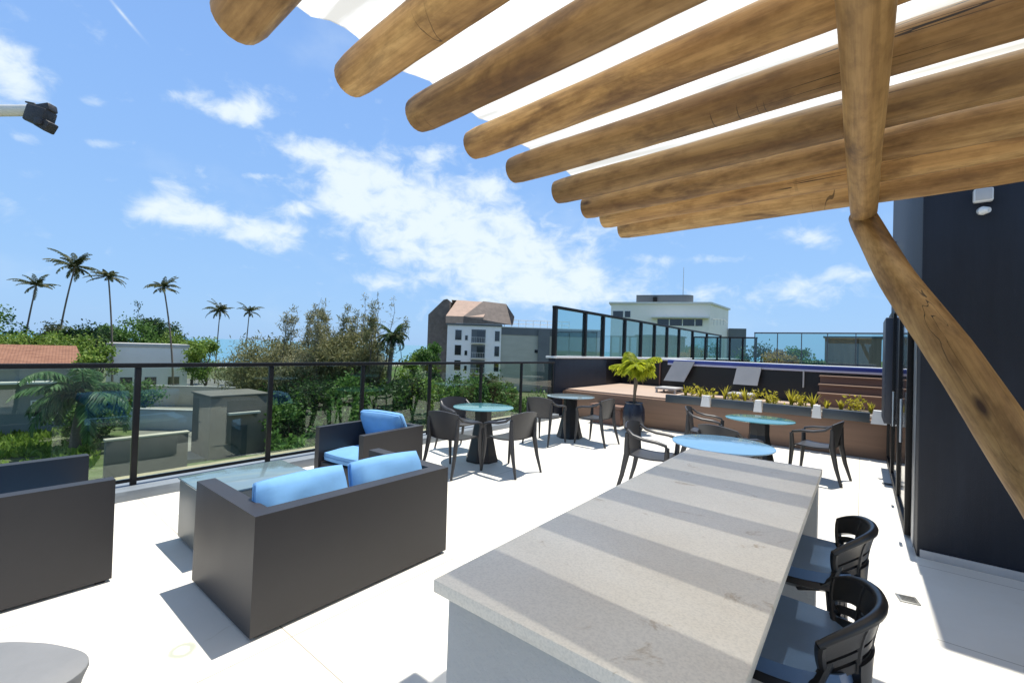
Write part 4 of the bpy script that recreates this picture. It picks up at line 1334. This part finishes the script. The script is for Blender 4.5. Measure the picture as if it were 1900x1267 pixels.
for z in (9.4, 6.5, 3.6, 0.8):
    for x0, x1, hh in ((5.7, 6.9, 1.9), (7.6, 8.1, 0.9), (13.3, 14.2, 1.9)):
        w = MB().box((x0 - 0.12, -0.06, z - 0.12), (x1 + 0.12, -0.001, z + hh + 0.12)).build('window', MT['white'], ho)
        MB().box((x0, -0.08, z), (x1, -0.061, z + hh)).build('pane', MT['pane'], w)
    b = MB().box((8.8, -0.05, z - 0.4), (11.5, -0.001, z + 2.1)).build('balcony_recess', MT['hotelband'], ho)
    MB().box((9.9, -0.09, z - 0.3), (11.3, -0.051, z + 1.8)).build('balcony_door', MT['pane'], b)
    bl = MB()
    for q in range(9):
        bl.box((8.85 + q * 0.32, -0.9, z - 0.4), (8.89 + q * 0.32, -0.86, z + 0.55))
    bl.box((8.8, -0.92, z + 0.56), (11.5, -0.84, z + 0.62))
    bl.box((8.8, -0.95, z - 0.55), (11.5, -0.052, z - 0.41))
    bl.build('balcony_rail', MT['lamp'], b)
# brown gabled wing and the big roof
wg = MB()
o1 = [(0, 0.0), (4.1, 0.0), (4.1, 17.0), (3.6, 17.4), (2.9, 17.2), (0, 14.2)]
for y in (2.0, 13.0):
    wg.add([(x, y, z) for x, z in o1], [(0, 1, 2, 3, 4, 5) if y < 5 else (5, 4, 3, 2, 1, 0)])
nn = len(o1)
b0 = len(wg.v) - 2 * nn
for i in range(nn):
    wg.f.append((b0 + i, b0 + nn + i, b0 + nn + (i + 1) % nn, b0 + (i + 1) % nn)); wg.sm.append(False)
wg.build('gable_wing', MT['brownrf'], ho)
rf = MB()
rf.add([(3.8, -0.35, 13.9), (11.0, -0.35, 13.9), (12.2, 4.6, 17.25), (5.2, 4.6, 17.5), (3.8, -0.35, 12.56), (11.0, -0.35, 12.56)], [(0, 1, 2, 3), (4, 5, 1, 0)])
rf.add([(4.101, 4.6, 17.5), (12.2, 4.6, 17.25), (14, 12.0, 14), (4.101, 12.0, 14)], [(0, 1, 2, 3)])
rf.build('terracotta_roof', MT['terrac'], ho)
rb = MB()
rb.add([(7.2, -0.5, 12.56), (16.6, -0.5, 12.56), (16.9, -0.5, 14.2), (15.2, 3.2, 16.9), (10.6, 3.2, 17.3), (7.2, -0.42, 13.95)], [(0, 1, 2, 3, 4, 5)])
rb.add([(16.6, -0.5, 12.56), (16.6, 9, 12.56), (16.9, 9, 14.2), (16.9, -0.5, 14.2)], [(0, 1, 2, 3)])
rb.add([(16.9, -0.5, 14.2), (16.9, 9, 14.2), (15.2, 6, 16.9), (15.2, 3.2, 16.9)], [(0, 1, 2, 3)])
rb.add([(10.6, 3.2, 17.3), (15.2, 3.2, 16.9), (15.2, 6, 16.9), (12.2, 4.62, 17.25)], [(0, 1, 2, 3)])
rb.build('brown_roof', MT['brownrf'], ho)

# cream building on the right
wb = thing('cream_building', 'cream flat roofed building with rounded plant room and aerial on top', 'building', (-28.5, 58.9, -6.5), math.atan2(4.6, 12.3))
MB().prism([(0, 0), (13.1, 0), (16.6, 8.5), (0, 8.5)], 0, 15.0).build('wall', MT['cream'], wb)
MB().prism([(-0.3, -0.25), (13.25, -0.25), (16.9, 8.7), (-0.3, 8.7)], 15.001, 15.25).build('parapet', MT['offwhite'], wb)
MB().box((16.7, 8.0, 0), (19.0, 12.0, 12.2)).build('side_block', MT['hotelband'], wb)
for x0, x1 in ((0.3, 1.7), (1.95, 2.7)):
    w = MB().box((x0 - 0.08, -0.05, 13.0), (x1 + 0.08, -0.001, 14.05)).build('window', MT['white'], wb)
    MB().box((x0, -0.07, 13.08), (x1, -0.051, 13.97)).build('pane', MT['pane'], wb)
wbn = MB().box((6.4, -0.06, 12.0), (12.2, -0.001, 12.9)).build('window_band', MT['pane'], wb)
MB().box((5.6, -1.1, 13.0), (13.0, -0.002, 13.18)).build('canopy_slab', MT['offwhite'], wb)
for x in (7.9, 9.6, 11.2):
    MB().box((x, -0.09, 12.0), (x + 0.12, -0.061, 12.9)).build('mullion', MT['white'], wbn)
pr_ = MB()
ol = [(3.4, 1.5), (9.9, 1.5)] + [(9.9 + 1.3 * math.sin(a), 2.8 - 1.3 * math.cos(a)) for a in [R(15 * q) for q in range(1, 12)]] + [(9.9, 4.1), (3.4, 4.1)]
pr_.prism(ol, 15.301, 16.45)
pr = pr_.build('plant_room', MT['hotelband'], wb)
MB().tube([(6.0, 1.3, 15.5), (6.0, 1.3, 16.1)], 0.3, 10).build('vent', MT['black'], pr)
MB().tube([(9.8, 2.8, 16.45), (9.8, 2.8, 20.6)], [0.06, 0.03], 6).build('aerial', MT['lamp'], pr)
rr_ = MB()
for q in range(5):
    rr_.tube([(13.3 + q * 0.4, 0.6, 12.2), (13.3 + q * 0.4, 0.6, 13.0)], 0.04, 5)
rr_.tube([(13.3, 0.6, 13.0), (15.0, 0.6, 12.9), (15.4, 0.6, 12.4)], 0.05, 5)
rr_.build('roof_rail', MT['lamp'], wb)

# dark brown cabin seen through the far balustrade
cb = thing('brown_cabin', 'dark brown boarded cabin behind the far glass balustrade', 'cabin', (-1.62, 30, -0.5))
MB().box((0, 0, -6.0), (2.42, 3, 3.27)).build('wall', MT['cabin'], cb)
MB().box((1.42, -0.03, 0), (1.48, -0.001, 3.25)).build('joint', MT['void'], cb)
MB().box((-0.08, -0.1, 3.2705), (2.5, 3.1, 3.36)).build('roof', MT['slab'], cb)

# neighbour house with terracotta roof, far left
hs = thing('red_roof_house', 'low grey house with terracotta tiled roof beyond the garden palm', 'house', (-54.4, -10.2, -6.5), math.atan2(0.99, 0.12))
MB().box((0, 0, 0), (17.0, 9, 5.55)).build('wall', MT['houseg'], hs)
m, nt, o = new_mat('terracotta_tiles')
p = principled(nt, o, 0.8, 0, 0.2)
t = N(nt, 'ShaderNodeTexCoord')
n1 = noise_n(nt, mapped(nt, t.outputs['Object'], (1, 3, 3)), 1.4, 7, 0.7)
nt.links.new(ramp(nt, n1, [(0.3, (0.15, 0.068, 0.043)), (0.55, (0.27, 0.135, 0.085)), (0.75, (0.36, 0.20, 0.135))]), p.inputs['Base Color'])
wv = N(nt, 'ShaderNodeTexWave')
wv.inputs['Scale'].default_value = 1.6
nt.links.new(t.outputs['Object'], wv.inputs['Vector'])
bump(nt, p, wv.outputs['Fac'], 0.6, 0.05)
MT['tiles'] = m
rf = MB()
rf.add([(-0.6, -0.7, 5.56), (17.5, -0.7, 5.56), (17.0, 4.5, 7.0), (0.5, 4.5, 7.0), (-0.6, 9.7, 5.56), (17.5, 9.7, 5.56), (-0.6, -0.7, 5.42), (17.5, -0.7, 5.42)],
       [(0, 1, 2, 3), (3, 2, 5, 4), (1, 5, 2), (4, 0, 3), (6, 7, 1, 0)])
rf.build('roof', MT['tiles'], hs)
MB().box((1.5, -1.6, 4.05), (16.8, -0.002, 4.2)).build('awning_slab', MT['offwhite'], hs)
for x in (2.5, 6.5, 10.5, 14.5):
    w = MB().box((x, -0.05, 1.2), (x + 1.6, -0.001, 2.6)).build('window', MT['white'], hs)
    MB().box((x + 0.1, -0.07, 1.3), (x + 1.5, -0.051, 2.5)).build('pane', MT['pane'], w)

# flat grey building behind it
fb2 = thing('flat_roof_building', 'pale flat roofed building with plain facade beyond the low walls', 'building', (-73.65, 12.15, -6.5), math.atan2(0.98, 0.2))
MB().box((0, 0, 0), (8.15, 8, 6.7)).build('wall', MT['hotelw'], fb2)
MB().box((-0.12, -0.12, 6.7005), (8.27, 8.1, 7.1)).build('parapet', MT['conc'], fb2)
for x in (1.2, 3.6, 6.0):
    w = MB().box((x, -0.05, 1.6), (x + 1.4, -0.001, 2.9)).build('window', MT['white'], fb2)
    MB().box((x + 0.1, -0.07, 1.7), (x + 1.3, -0.051, 2.8)).build('pane', MT['pane'], w)

# garden walls
for (x0, y0, x1, y1, h, th, mt, lb) in (
        (-66.0, 13.5, -57.0, 22.5, 2.3, 0.3, 'beige', 'long beige garden wall below the parked car'),
        (-50.0, 9.5, -44.5, 14.2, 1.7, 0.35, 'bluegrey', 'low blue grey wall right of the garden palm'),
        (-57.0, 24.0, -49.0, 27.5, 2.2, 0.3, 'conc', 'pale concrete wall in front of the road')):
    d = Vector((x1 - x0, y1 - y0, 0))
    w = thing('garden_wall', lb, 'wall', (x0, y0, -6.5), math.atan2(d.y, d.x), 'garden walls beyond the railing')
    MB().box((0, 0, 0), (d.length, th, h), 0.02).build('wall', MT[mt], w)
    MB().box((-0.05, -0.05, h + 0.0005), (d.length + 0.05, th + 0.05, h + 0.12), 0.02).build('coping', MT['conc'], w)

gs = thing('reflection_block', 'grey brown flat topped block standing in for the seating reflected in the second pane', 'reflection', (-37.5, 10.9, -6.5))  # added solid in place of the furniture reflected in the railing glass
MB().box((0, 0, 0), (3.5, 3.6, 4.15), 0.03).build('wall', MT['greybrown'], gs)
MB().box((-0.1, -0.1, 4.1505), (3.62, 3.7, 4.28), 0.03).build('roof_slab', MT['greybrown'], gs)
MB().box((3.5005, 1.3, 0.0), (3.53, 2.3, 2.1)).build('door', MT['slab'], gs)
MB().box((3.5005, 1.0, 2.9), (3.9, 3.0, 3.05), 0.01).build('canopy', MT['conc'], gs)
lw = thing('garden_wall', 'low grey brown block standing in for the sofa reflection, nearest the railing, right of the palm foot', 'wall', (-33.2, 5.6, -6.5), 0, 'garden walls beyond the railing')  # added block that stands for the sofa's reflection low in the glass
MB().box((-0.4, 0, 0), (0, 3.9, 2.1), 0.03).build('wall', MT['greybrown'], lw)
MB().box((-0.45, -0.05, 2.1005), (0.05, 3.95, 2.22), 0.02).build('coping', MT['beige'], lw)

# parked car
car = thing('parked_car', 'dark saloon car parked on the road beyond the garden wall', 'car', (-77.0, 29.6, -6.48), R(48))
cs = MB()
prof = [(-2.2, 0.35), (-2.25, 0.75), (-2.1, 0.92), (-1.25, 1.0), (-0.7, 1.38), (0.55, 1.42), (1.2, 1.0), (2.05, 0.88), (2.2, 0.6), (2.15, 0.35)]
for s in range(len(prof)):
    pass
hw = [0.85 if z < 1.05 else 0.66 for x, z in prof]
vs = [(x, -w, z) for (x, z), w in zip(prof, hw)] + [(x, w, z) for (x, z), w in zip(prof, hw)]
k = len(prof)
cs.add(vs, [tuple(range(k)), tuple(range(2 * k - 1, k - 1, -1))] + [(i, k + i, k + (i + 1) % k, (i + 1) % k) for i in range(k)])
cs.build('body', MT['carp'], car)
MB().box((-1.05, -0.80, 1.03), (0.9, 0.80, 1.33), 0.06).build('side_windows', MT['pane'], car)
for sx in (-1.35, 1.4):
    for sy_ in (-0.8, 0.8):
        w = MB().tube([(sx, sy_ - 0.1, 0.33), (sx, sy_ + 0.1, 0.33)], 0.33, 20).build('wheel', MT['rubber'], car)
        MB().tube([(sx, sy_ - 0.11, 0.33), (sx, sy_ + 0.11, 0.33)], 0.2, 14).build('rim', MT['metal'], w)
for sy_ in (-0.6, 0.6):
    MB().box((2.14, sy_ - 0.2, 0.64), (2.2, sy_ + 0.2, 0.76), 0.02).build('headlight', MT['whiteplast'], car)

# ------------------------------------------------------------------ STREET LAMP reaching in at the upper left
sl_ = thing('street_lamp', 'pale grey lamp arm with dark wrapped fitting reaching in at the upper left', 'street lamp', (-9.3, -1.1, -6.5))
MB().tube([(0, 0, 0), (0, 0, 10.4)], [0.11, 0.08], 14).build('pole', MT['lamp'], sl_)
MB().tube([(0, 0, 10.45), (0.9, 0.75, 10.53), (1.92, 1.60, 10.60)], [0.075, 0.066, 0.06], 14).build('arm', MT['lamp'], sl_)
hd = MB()
hm = Matrix.Translation((1.97, 1.645, 10.57)) @ Matrix.Rotation(math.atan2(0.85, 1.02), 4, 'Z')
hd.box((-0.10, -0.075, -0.13), (0.12, 0.075, 0.06), 0.02, hm @ Matrix.Rotation(0.25, 4, 'Y'))
hd.box((0.05, -0.06, -0.14), (0.20, 0.06, -0.02), 0.015, hm @ Matrix.Rotation(0.5, 4, 'Y'))
hd.box((-0.02, -0.05, 0.00), (0.15, 0.06, 0.085), 0.015, hm @ Matrix.Rotation(-0.2, 4, 'Y'))
hd.box((0.02, -0.09, -0.16), (0.10, -0.02, -0.08), 0.012, hm)
hd.build('lamp_head', MT['dkfit'], sl_)
MB().tube([(1.86, 1.54, 10.69), (1.93, 1.60, 10.67), (1.98, 1.64, 10.60), (1.96, 1.63, 10.48)], [0.010, 0.016, 0.018, 0.012], 8).build('clamp', MT['dkfit'], sl_)


# ------------------------------------------------------------------ TREES
def limb(mb, a, b, r0, r1, rr, n=7, segs=5, wob=0.08):
    a, b = Vector(a), Vector(b)
    L = (b - a).length
    pts = []
    for i in range(segs + 1):
        t_ = i / segs
        p = a.lerp(b, t_)
        if 0 < i < segs:
            p += Vector((rr.gauss(0, wob), rr.gauss(0, wob), rr.gauss(0, wob * 0.5))) * L * 0.35
        pts.append(p)
    mb.tube(pts, [r0 + (r1 - r0) * i / segs for i in range(segs + 1)], n)


def broad_tree(name, label, x, y, top, rad, crown_h, mat, seed, n=2600, leaf=0.32, clumps=16, group=None, cat='tree', elong=1.6, z0=-6.5, upl=0.35, spires=0):
    rr = random.Random(seed)
    H = top - z0
    t_ = thing(name, label, cat, (x, y, z0), 0, group)
    tk = MB()
    cz = H - crown_h / 2
    base = H - crown_h
    lean = Vector((rr.uniform(-0.4, 0.4), rr.uniform(-0.4, 0.4), 0))
    limb(tk, (0, 0, 0), lean + Vector((0, 0, max(0.6, base + crown_h * 0.35))), 0.035 * H * 0.6 + 0.05, 0.06, rr, 9, 6, 0.04)
    fo = MB()
    cl = []
    for k in range(clumps):
        while True:
            d = Vector((rr.uniform(-1, 1), rr.uniform(-1, 1), rr.uniform(-1, 1)))
            if 0.25 < d.length < 1:
                break
        # rounder top, ragged bottom
        c = Vector((d.x * rad * 0.82, d.y * rad * 0.82, cz + d.z * crown_h * 0.40))
        cr = rr.uniform(0.20, 0.42) * rad
        cl.append((c, cr))
        limb(tk, lean * 0.7 + Vector((0, 0, max(0.4, base + crown_h * rr.uniform(-0.05, 0.3)))), c, 0.06 + 0.01 * rad, 0.015, rr, 5, 4)
    for k in range(spires * 2):
        c = Vector((rr.uniform(-rad, rad) * 0.85, rr.uniform(-rad, rad) * 0.85, H - crown_h * 0.30))
        hh_ = rr.uniform(0.22, 0.62) * crown_h
        tip = c + Vector((rr.uniform(-0.9, 0.9), rr.uniform(-0.9, 0.9), hh_))
        limb(tk, c - Vector((0, 0, crown_h * 0.35)), tip, 0.05, 0.010, rr, 5, 5)
        for b_ in range(13):
            u = rr.uniform(0.05, 0.98)
            a_ = c.lerp(tip, u)
            ln_ = (0.35 + 0.85 * rr.random()) * (1.15 - u) + 0.12
            e_ = a_ + Vector((rr.gauss(0, 0.6), rr.gauss(0, 0.6), rr.uniform(0.2, 0.9))) * ln_
            limb(tk, a_, e_, 0.016, 0.005, rr, 4, 2)
            for q in range(int(n * 0.0022)):
                p = a_.lerp(e_, rr.uniform(0.1, 1.05)) + Vector((rr.gauss(0, 1), rr.gauss(0, 1), rr.gauss(0, 1))) * 0.13
                leaf_quads(fo, p, leaf * 0.9, rr, elong, upl)
    per = n // clumps
    for c, cr in cl:
        m_ = int(per * rr.uniform(0.6, 1.4))
        for q in range(m_):
            d = Vector((rr.gauss(0, 1), rr.gauss(0, 1), rr.gauss(0, 0.8)))
            d = d.normalized() * (abs(rr.gauss(0.75, 0.3)))
            p = c + d * cr
            if p.z < 0.15:
                p.z = rr.uniform(0.1, 0.5)
            leaf_quads(fo, p, leaf, rr, elong, upl)
    tk.build('trunk', MT['trunk'], t_)
    fo.build('crown', mat, t_, auto=False)
    return t_


def palm(name, label, x, y, zc, frond, nfr, mat, seed, lean=(0, 0), z0=-6.5, trunk_r=0.085, dens=26, droop=0.62, group=None, leafw=0.06, ll=0.46):
    rr = random.Random(seed)
    t_ = thing(name, label, 'palm tree', (x, y, z0), 0, group)
    H = zc - z0
    tk = MB()
    pts = []
    for i in range(13):
        u = i / 12
        pts.append((lean[0] * (u ** 1.8 - 1), lean[1] * (u ** 1.8 - 1), H * u))
    tk.tube(pts, [trunk_r * (1.35 - 0.5 * i / 12) * (1 + 0.06 * (i % 2)) for i in range(13)], 10)
    tk.build('trunk', MT['palmtrunk'], t_)
    fo = MB()
    frond_crown(fo, Vector((0, 0, H)), rr, frond, nfr, droop, dens, leafw, ll)
    fo.build('crown', mat, t_, auto=False)
    return t_


gp = 'tall coconut palms on the skyline'
palm('palm_tree', 'slim coconut palm standing farthest left on the skyline', -80.5, 6.4, 7.4, 2.2, 20, LF['palm'], 1, (0.4, 1.0), group=gp)
palm('palm_tree', 'tallest coconut palm, second from the left on the skyline', -76.8, 9.3, 9.9, 2.8, 24, LF['palm'], 2, (0.5, 1.4), group=gp)
palm('palm_tree', 'coconut palm with upright ragged crown just right of the tallest palm', -73.5, 11.9, 8.8, 2.1, 23, LF['palm'], 3, (-0.3, -0.8), group=gp)
palm('palm_tree', 'lone coconut palm leaning left of the open sea', -68.1, 16.2, 7.7, 2.1, 22, LF['palm'], 4, (-0.5, -1.3), group=gp)
palm('palm_tree', 'short bushy coconut palm standing before the sea', -91.0, 30.0, 6.6, 2.5, 27, LF['palm'], 5, (0.2, 0.3), group=gp)
palm('palm_tree', 'sparse coconut palm farthest right before the sea', -86.9, 33.3, 6.6, 2.3, 20, LF['palm'], 6, (0.1, 0.4), group=gp)
palm('garden_palm', 'broad garden palm with drooping fronds seen through the railing glass', -42.5, 5.9, -2.6, 4.1, 30, LF['palmg'], 8, (0.2, 0.3), trunk_r=0.24, dens=44, droop=0.95, leafw=0.06, ll=0.62)
palm('palm_tree', 'dark low palm with stubby fronds beside the hotel', -34.0, 25.3, 2.3, 2.1, 28, LF['dark'], 9, (0.2, 0.3), trunk_r=0.2, dens=34, droop=1.0)

gt = 'trees and bushes beyond the railing'
TREES = [
    # name, label, x, y, top, rad, crown_h, mat, n, leaf, clumps, elong, spires
    ('bushy_tree', 'olive green tree at the far left edge above the red roof', -80.0, 3.0, 4.3, 3.6, 7.0, 'green', 4200, 0.36, 15, 1.6, 0),
    ('bushy_tree', 'pale yellow green bush low at the far left above the red roof', -68.5, 5.8, 1.9, 3.4, 5.0, 'bright', 3600, 0.32, 14, 1.6, 0),
    ('bushy_tree', 'dark rounded tree below the tallest palm', -76.0, 10.5, 4.0, 3.4, 7.0, 'dark', 4200, 0.36, 15, 1.6, 0),
    ('bushy_tree', 'mid green tree between the tallest palm and the flat building', -86.0, 16.5, 4.3, 3.6, 7.0, 'green', 4200, 0.36, 16, 1.6, 0),
    ('bushy_tree', 'dark leafy tree behind the flat roofed building', -92.0, 22.0, 4.6, 4.4, 8.0, 'dark', 4200, 0.38, 16, 1.6, 0),
    ('bushy_tree', 'sunlit lime tree beside the lone leaning palm', -84.0, 24.2, 2.6, 3.4, 6.0, 'bright', 3600, 0.34, 14, 1.6, 0),
    ('bushy_tree', 'pale green tree with trailing branches left of the open sea', -67.5, 21.0, 2.4, 2.6, 7.0, 'bright', 3600, 0.30, 12, 1.9, 0),
    ('bushy_tree', 'yellow green shrub between the red roof and the flat building', -52.5, 8.2, 0.9, 1.9, 4.5, 'bright', 1800, 0.26, 10, 1.6, 0),
    ('bushy_tree', 'dense low green bush behind the garden palm', -52.5, 10.8, -2.4, 2.2, 4.0, 'green', 1700, 0.30, 10, 1.6, 0),
    ('feathery_tree', 'olive feathery casuarina left of the group, low and rounded', -43.5, 18.5, 1.9, 3.9, 6.4, 'olive', 12000, 0.40, 26, 5.0, 0),
    ('feathery_tree', 'tan feathery casuarina with tall thin spires', -39.8, 20.8, 3.3, 3.8, 7.6, 'tan', 13000, 0.38, 28, 5.0, 5),
    ('feathery_tree', 'tallest feathery casuarina with a leaning spire', -36.6, 22.8, 3.4, 3.6, 7.9, 'olive', 13000, 0.38, 28, 5.0, 4),
    ('feathery_tree', 'sparse see through casuarina beside the dark palm', -35.0, 24.0, 4.0, 1.8, 7.0, 'tan', 2200, 0.38, 10, 5.0, 3),
    ('bushy_tree', 'bright rounded tree left of the white hotel', -35.8, 31.3, 2.9, 1.9, 8.0, 'green', 2600, 0.30, 12, 1.6, 0),
    ('bushy_tree', 'light green tree between the dark palm and the rounded tree', -35.5, 28.5, 1.6, 1.9, 6.0, 'bright', 1900, 0.28, 10, 1.6, 0),
    ('garden_tree', 'dark garden tree right behind the second railing post', -35.5, 18.6, -1.2, 2.9, 4.6, 'dark', 4600, 0.27, 18, 1.6, 0),
    ('garden_tree', 'green garden tree behind the middle railing glass', -31.5, 20.3, -0.9, 2.8, 4.4, 'green', 4600, 0.27, 18, 1.6, 0),
    ('garden_tree', 'leafy garden tree behind the armchair cushion', -29.2, 22.4, -0.8, 2.7, 4.4, 'dark', 4600, 0.27, 18, 1.6, 0),
    ('garden_tree', 'light garden tree in the narrow glass left of the round table', -27.5, 24.8, -0.6, 2.6, 4.8, 'bright', 4400, 0.26, 17, 1.6, 0),
    ('garden_tree', 'green garden tree behind the teal round table', -25.6, 26.6, -0.5, 2.5, 5.0, 'green', 4400, 0.26, 17, 1.6, 0),
    ('garden_tree', 'dark bushy tree in front of the white hotel', -27.0, 30.0, -0.6, 2.8, 5.0, 'dark', 4400, 0.27, 17, 1.6, 0),
    ('garden_tree', 'far green tree low behind the railing before the road', -45.0, 30.0, -1.0, 3.2, 5.0, 'green', 2400, 0.33, 14, 1.6, 0),
    ('garden_tree', 'dark shrub mass under the casuarinas', -43.0, 22.0, -2.0, 3.4, 4.3, 'dark', 2800, 0.32, 15, 1.6, 0),
    ('courtyard_tree', 'dark green tree left behind the far balustrade', -5.1, 30.0, 2.95, 1.5, 3.2, 'dark', 2600, 0.18, 10, 1.8, 0),
    ('courtyard_tree', 'orange flowering shrub behind the far balustrade', -3.75, 28.5, 2.25, 1.0, 1.7, 'orange', 2200, 0.13, 10, 1.5, 0),
    ('courtyard_tree', 'grey green tree between the orange shrub and the brown cabin', -2.45, 30.0, 2.4, 1.2, 2.4, 'green', 2200, 0.16, 9, 1.8, 0),
    ('courtyard_tree', 'low dark hedge bush before the brown cabin', -1.75, 27.0, 1.65, 0.95, 1.6, 'dark', 1500, 0.14, 10, 1.6, 0),
    ('bushy_tree', 'flowering pale bush between the far left tree and the dark rounded tree', -70.5, 8.4, 2.1, 3.0, 5.0, 'bright', 3400, 0.32, 14, 1.6, 0),
    ('bushy_tree', 'grey green bush in front of the third palm trunk', -86.0, 14.4, 3.2, 3.0, 6.0, 'green', 3600, 0.34, 15, 1.6, 0),
    ('bushy_tree', 'dark pointed tree above the middle of the flat building', -90.0, 20.0, 5.2, 2.4, 8.0, 'dark', 3400, 0.34, 12, 1.7, 1),
    ('bushy_tree', 'low pale bush just above the roof edge of the flat building', -86.0, 21.8, 2.2, 3.0, 5.0, 'bright', 3200, 0.32, 14, 1.6, 0),
    ('bushy_tree', 'broad grey green tree low beside the first feathery casuarina', -52.0, 21.5, 0.6, 3.2, 5.5, 'olive', 4200, 0.34, 15, 2.5, 0),
    ('garden_tree', 'bushy tree behind the second pane, dark beneath', -33.5, 16.2, -2.4, 2.4, 4.0, 'green', 3600, 0.26, 15, 1.6, 0),
    ('garden_tree', 'tall garden tree just left of the grey hotel block', -23.5, 29.5, -0.2, 2.2, 5.4, 'green', 3600, 0.26, 15, 1.6, 0),
    ('garden_tree', 'low dark tree behind the armchair and its blue pillow', -24.0, 19.0, -2.6, 2.2, 3.8, 'dark', 3400, 0.24, 14, 1.6, 0),
    ('bushy_tree', 'pale flowering bush above the right end of the red roof', -63.0, 5.6, 1.7, 2.6, 4.5, 'bright', 3600, 0.28, 14, 1.6, 0),
    ('bushy_tree', 'pale green bush above the left end of the red roof', -66.0, 2.2, 2.0, 3.0, 5.0, 'bright', 3600, 0.30, 14, 1.6, 0),
    ('bushy_tree', 'grey green bush rising between the two left palms', -78.0, 8.0, 3.1, 3.0, 6.0, 'olive', 3600, 0.34, 14, 2.0, 0),
    ('bushy_tree', 'lime bush low before the far dark tree right of the flat building', -78.0, 21.6, 1.6, 2.2, 5.0, 'bright', 3000, 0.30, 12, 1.6, 0),
    ('garden_tree', 'dense green tree just right of the second railing post', -34.0, 21.5, -1.0, 2.8, 5.0, 'green', 4800, 0.26, 18, 1.6, 0),
    ('garden_tree', 'pale garden tree behind the centre of the third glass pane', -36.5, 24.5, -0.8, 2.8, 5.2, 'bright', 4600, 0.27, 17, 1.6, 0),
    ('garden_tree', 'dark green tree filling the gap under the dark low palm', -32.0, 25.5, -0.9, 2.7, 5.2, 'dark', 4600, 0.26, 17, 1.6, 0),
    ('garden_tree', 'mid green tree low between the armchair and the first railing table', -21.5, 19.5, -2.8, 2.0, 3.6, 'green', 4000, 0.22, 15, 1.6, 0),
    ('garden_tree', 'bushy tree at the foot of the casuarinas on the left side', -41.5, 19.5, -1.5, 2.8, 4.8, 'green', 4600, 0.28, 17, 1.6, 0),
    ('garden_tree', 'round dark tree behind the chair by the railing', -29.0, 27.5, -0.8, 2.6, 5.4, 'green', 4600, 0.26, 17, 1.6, 0),
    ('broad_tree', 'soft grey green tree mass behind the left casuarina', -54.0, 25.0, 2.2, 4.2, 7.0, 'olive', 7000, 0.36, 22, 2.6, 0),
    ('broad_tree', 'soft grey green tree behind the middle casuarina', -50.0, 27.5, 3.2, 4.2, 8.0, 'olive', 7000, 0.36, 22, 2.6, 0),
    ('broad_tree', 'grey green tree filling in behind the tallest casuarina', -47.0, 30.5, 3.4, 4.0, 8.0, 'tan', 7000, 0.36, 22, 2.6, 0),
    ('garden_tree', 'leafy shrub between the grey brown shed and the blue grey wall', -41.0, 15.6, -3.2, 1.8, 3.2, 'green', 3400, 0.24, 14, 1.6, 0),
    ('garden_tree', 'dark shrub right beside the grey brown shed', -33.0, 16.4, -3.4, 1.7, 3.0, 'dark', 3400, 0.22, 14, 1.6, 0),
    ('garden_tree', 'broad green shrub behind the foot of the garden palm', -47.0, 7.0, -3.6, 2.2, 2.9, 'green', 3400, 0.26, 14, 1.6, 0),
]
for k, (nm, lb, x, y, top, rad, chh, mt, n, lf, cl, elg, spr) in enumerate(TREES):
    broad_tree(nm, lb, x, y, top, rad, chh, LF[mt], 300 + k * 7, n, lf, cl, gt, 'shrub' if 'shrub' in lb or 'bush' in lb.split()[1:4] else 'tree', elg, spires=spr, upl=0.6 if elg > 3 else 0.35)

# lawn tufts and hedge seen through the glass at the left
gr = MB()
grr = random.Random(77)
for k in range(9000):
    x = grr.uniform(-52, -32); y = grr.uniform(-3, 12)
    if mnoise.noise((x * 0.22, y * 0.22, 0)) < -0.12 or y > -0.17 * x - 0.5:
        continue
    leaf_quads(gr, (x, y, -6.5), grr.uniform(0.25, 0.6), grr, 2.2, 1.6)
tag(gr.build('grass', LF['bright'], auto=False), 'rough green grass on the garden ground below the terrace', 'grass', kind='stuff')
ug = MB()
for k in range(42000):
    x = grr.uniform(-46, -20); y = grr.uniform(13, 40)
    if y < -0.43 * x:
        continue
    h_ = max(0.15, mnoise.noise((x * 0.3, y * 0.3, 4)) + 0.65)
    leaf_quads(ug, (x, y, -6.5 + grr.uniform(0, 3.4) * h_), grr.uniform(0.25, 0.5), grr, 1.7, 0.9)
tag(ug.build('undergrowth', LF['green'], auto=False), 'low green undergrowth beneath the garden trees', 'undergrowth', kind='stuff')
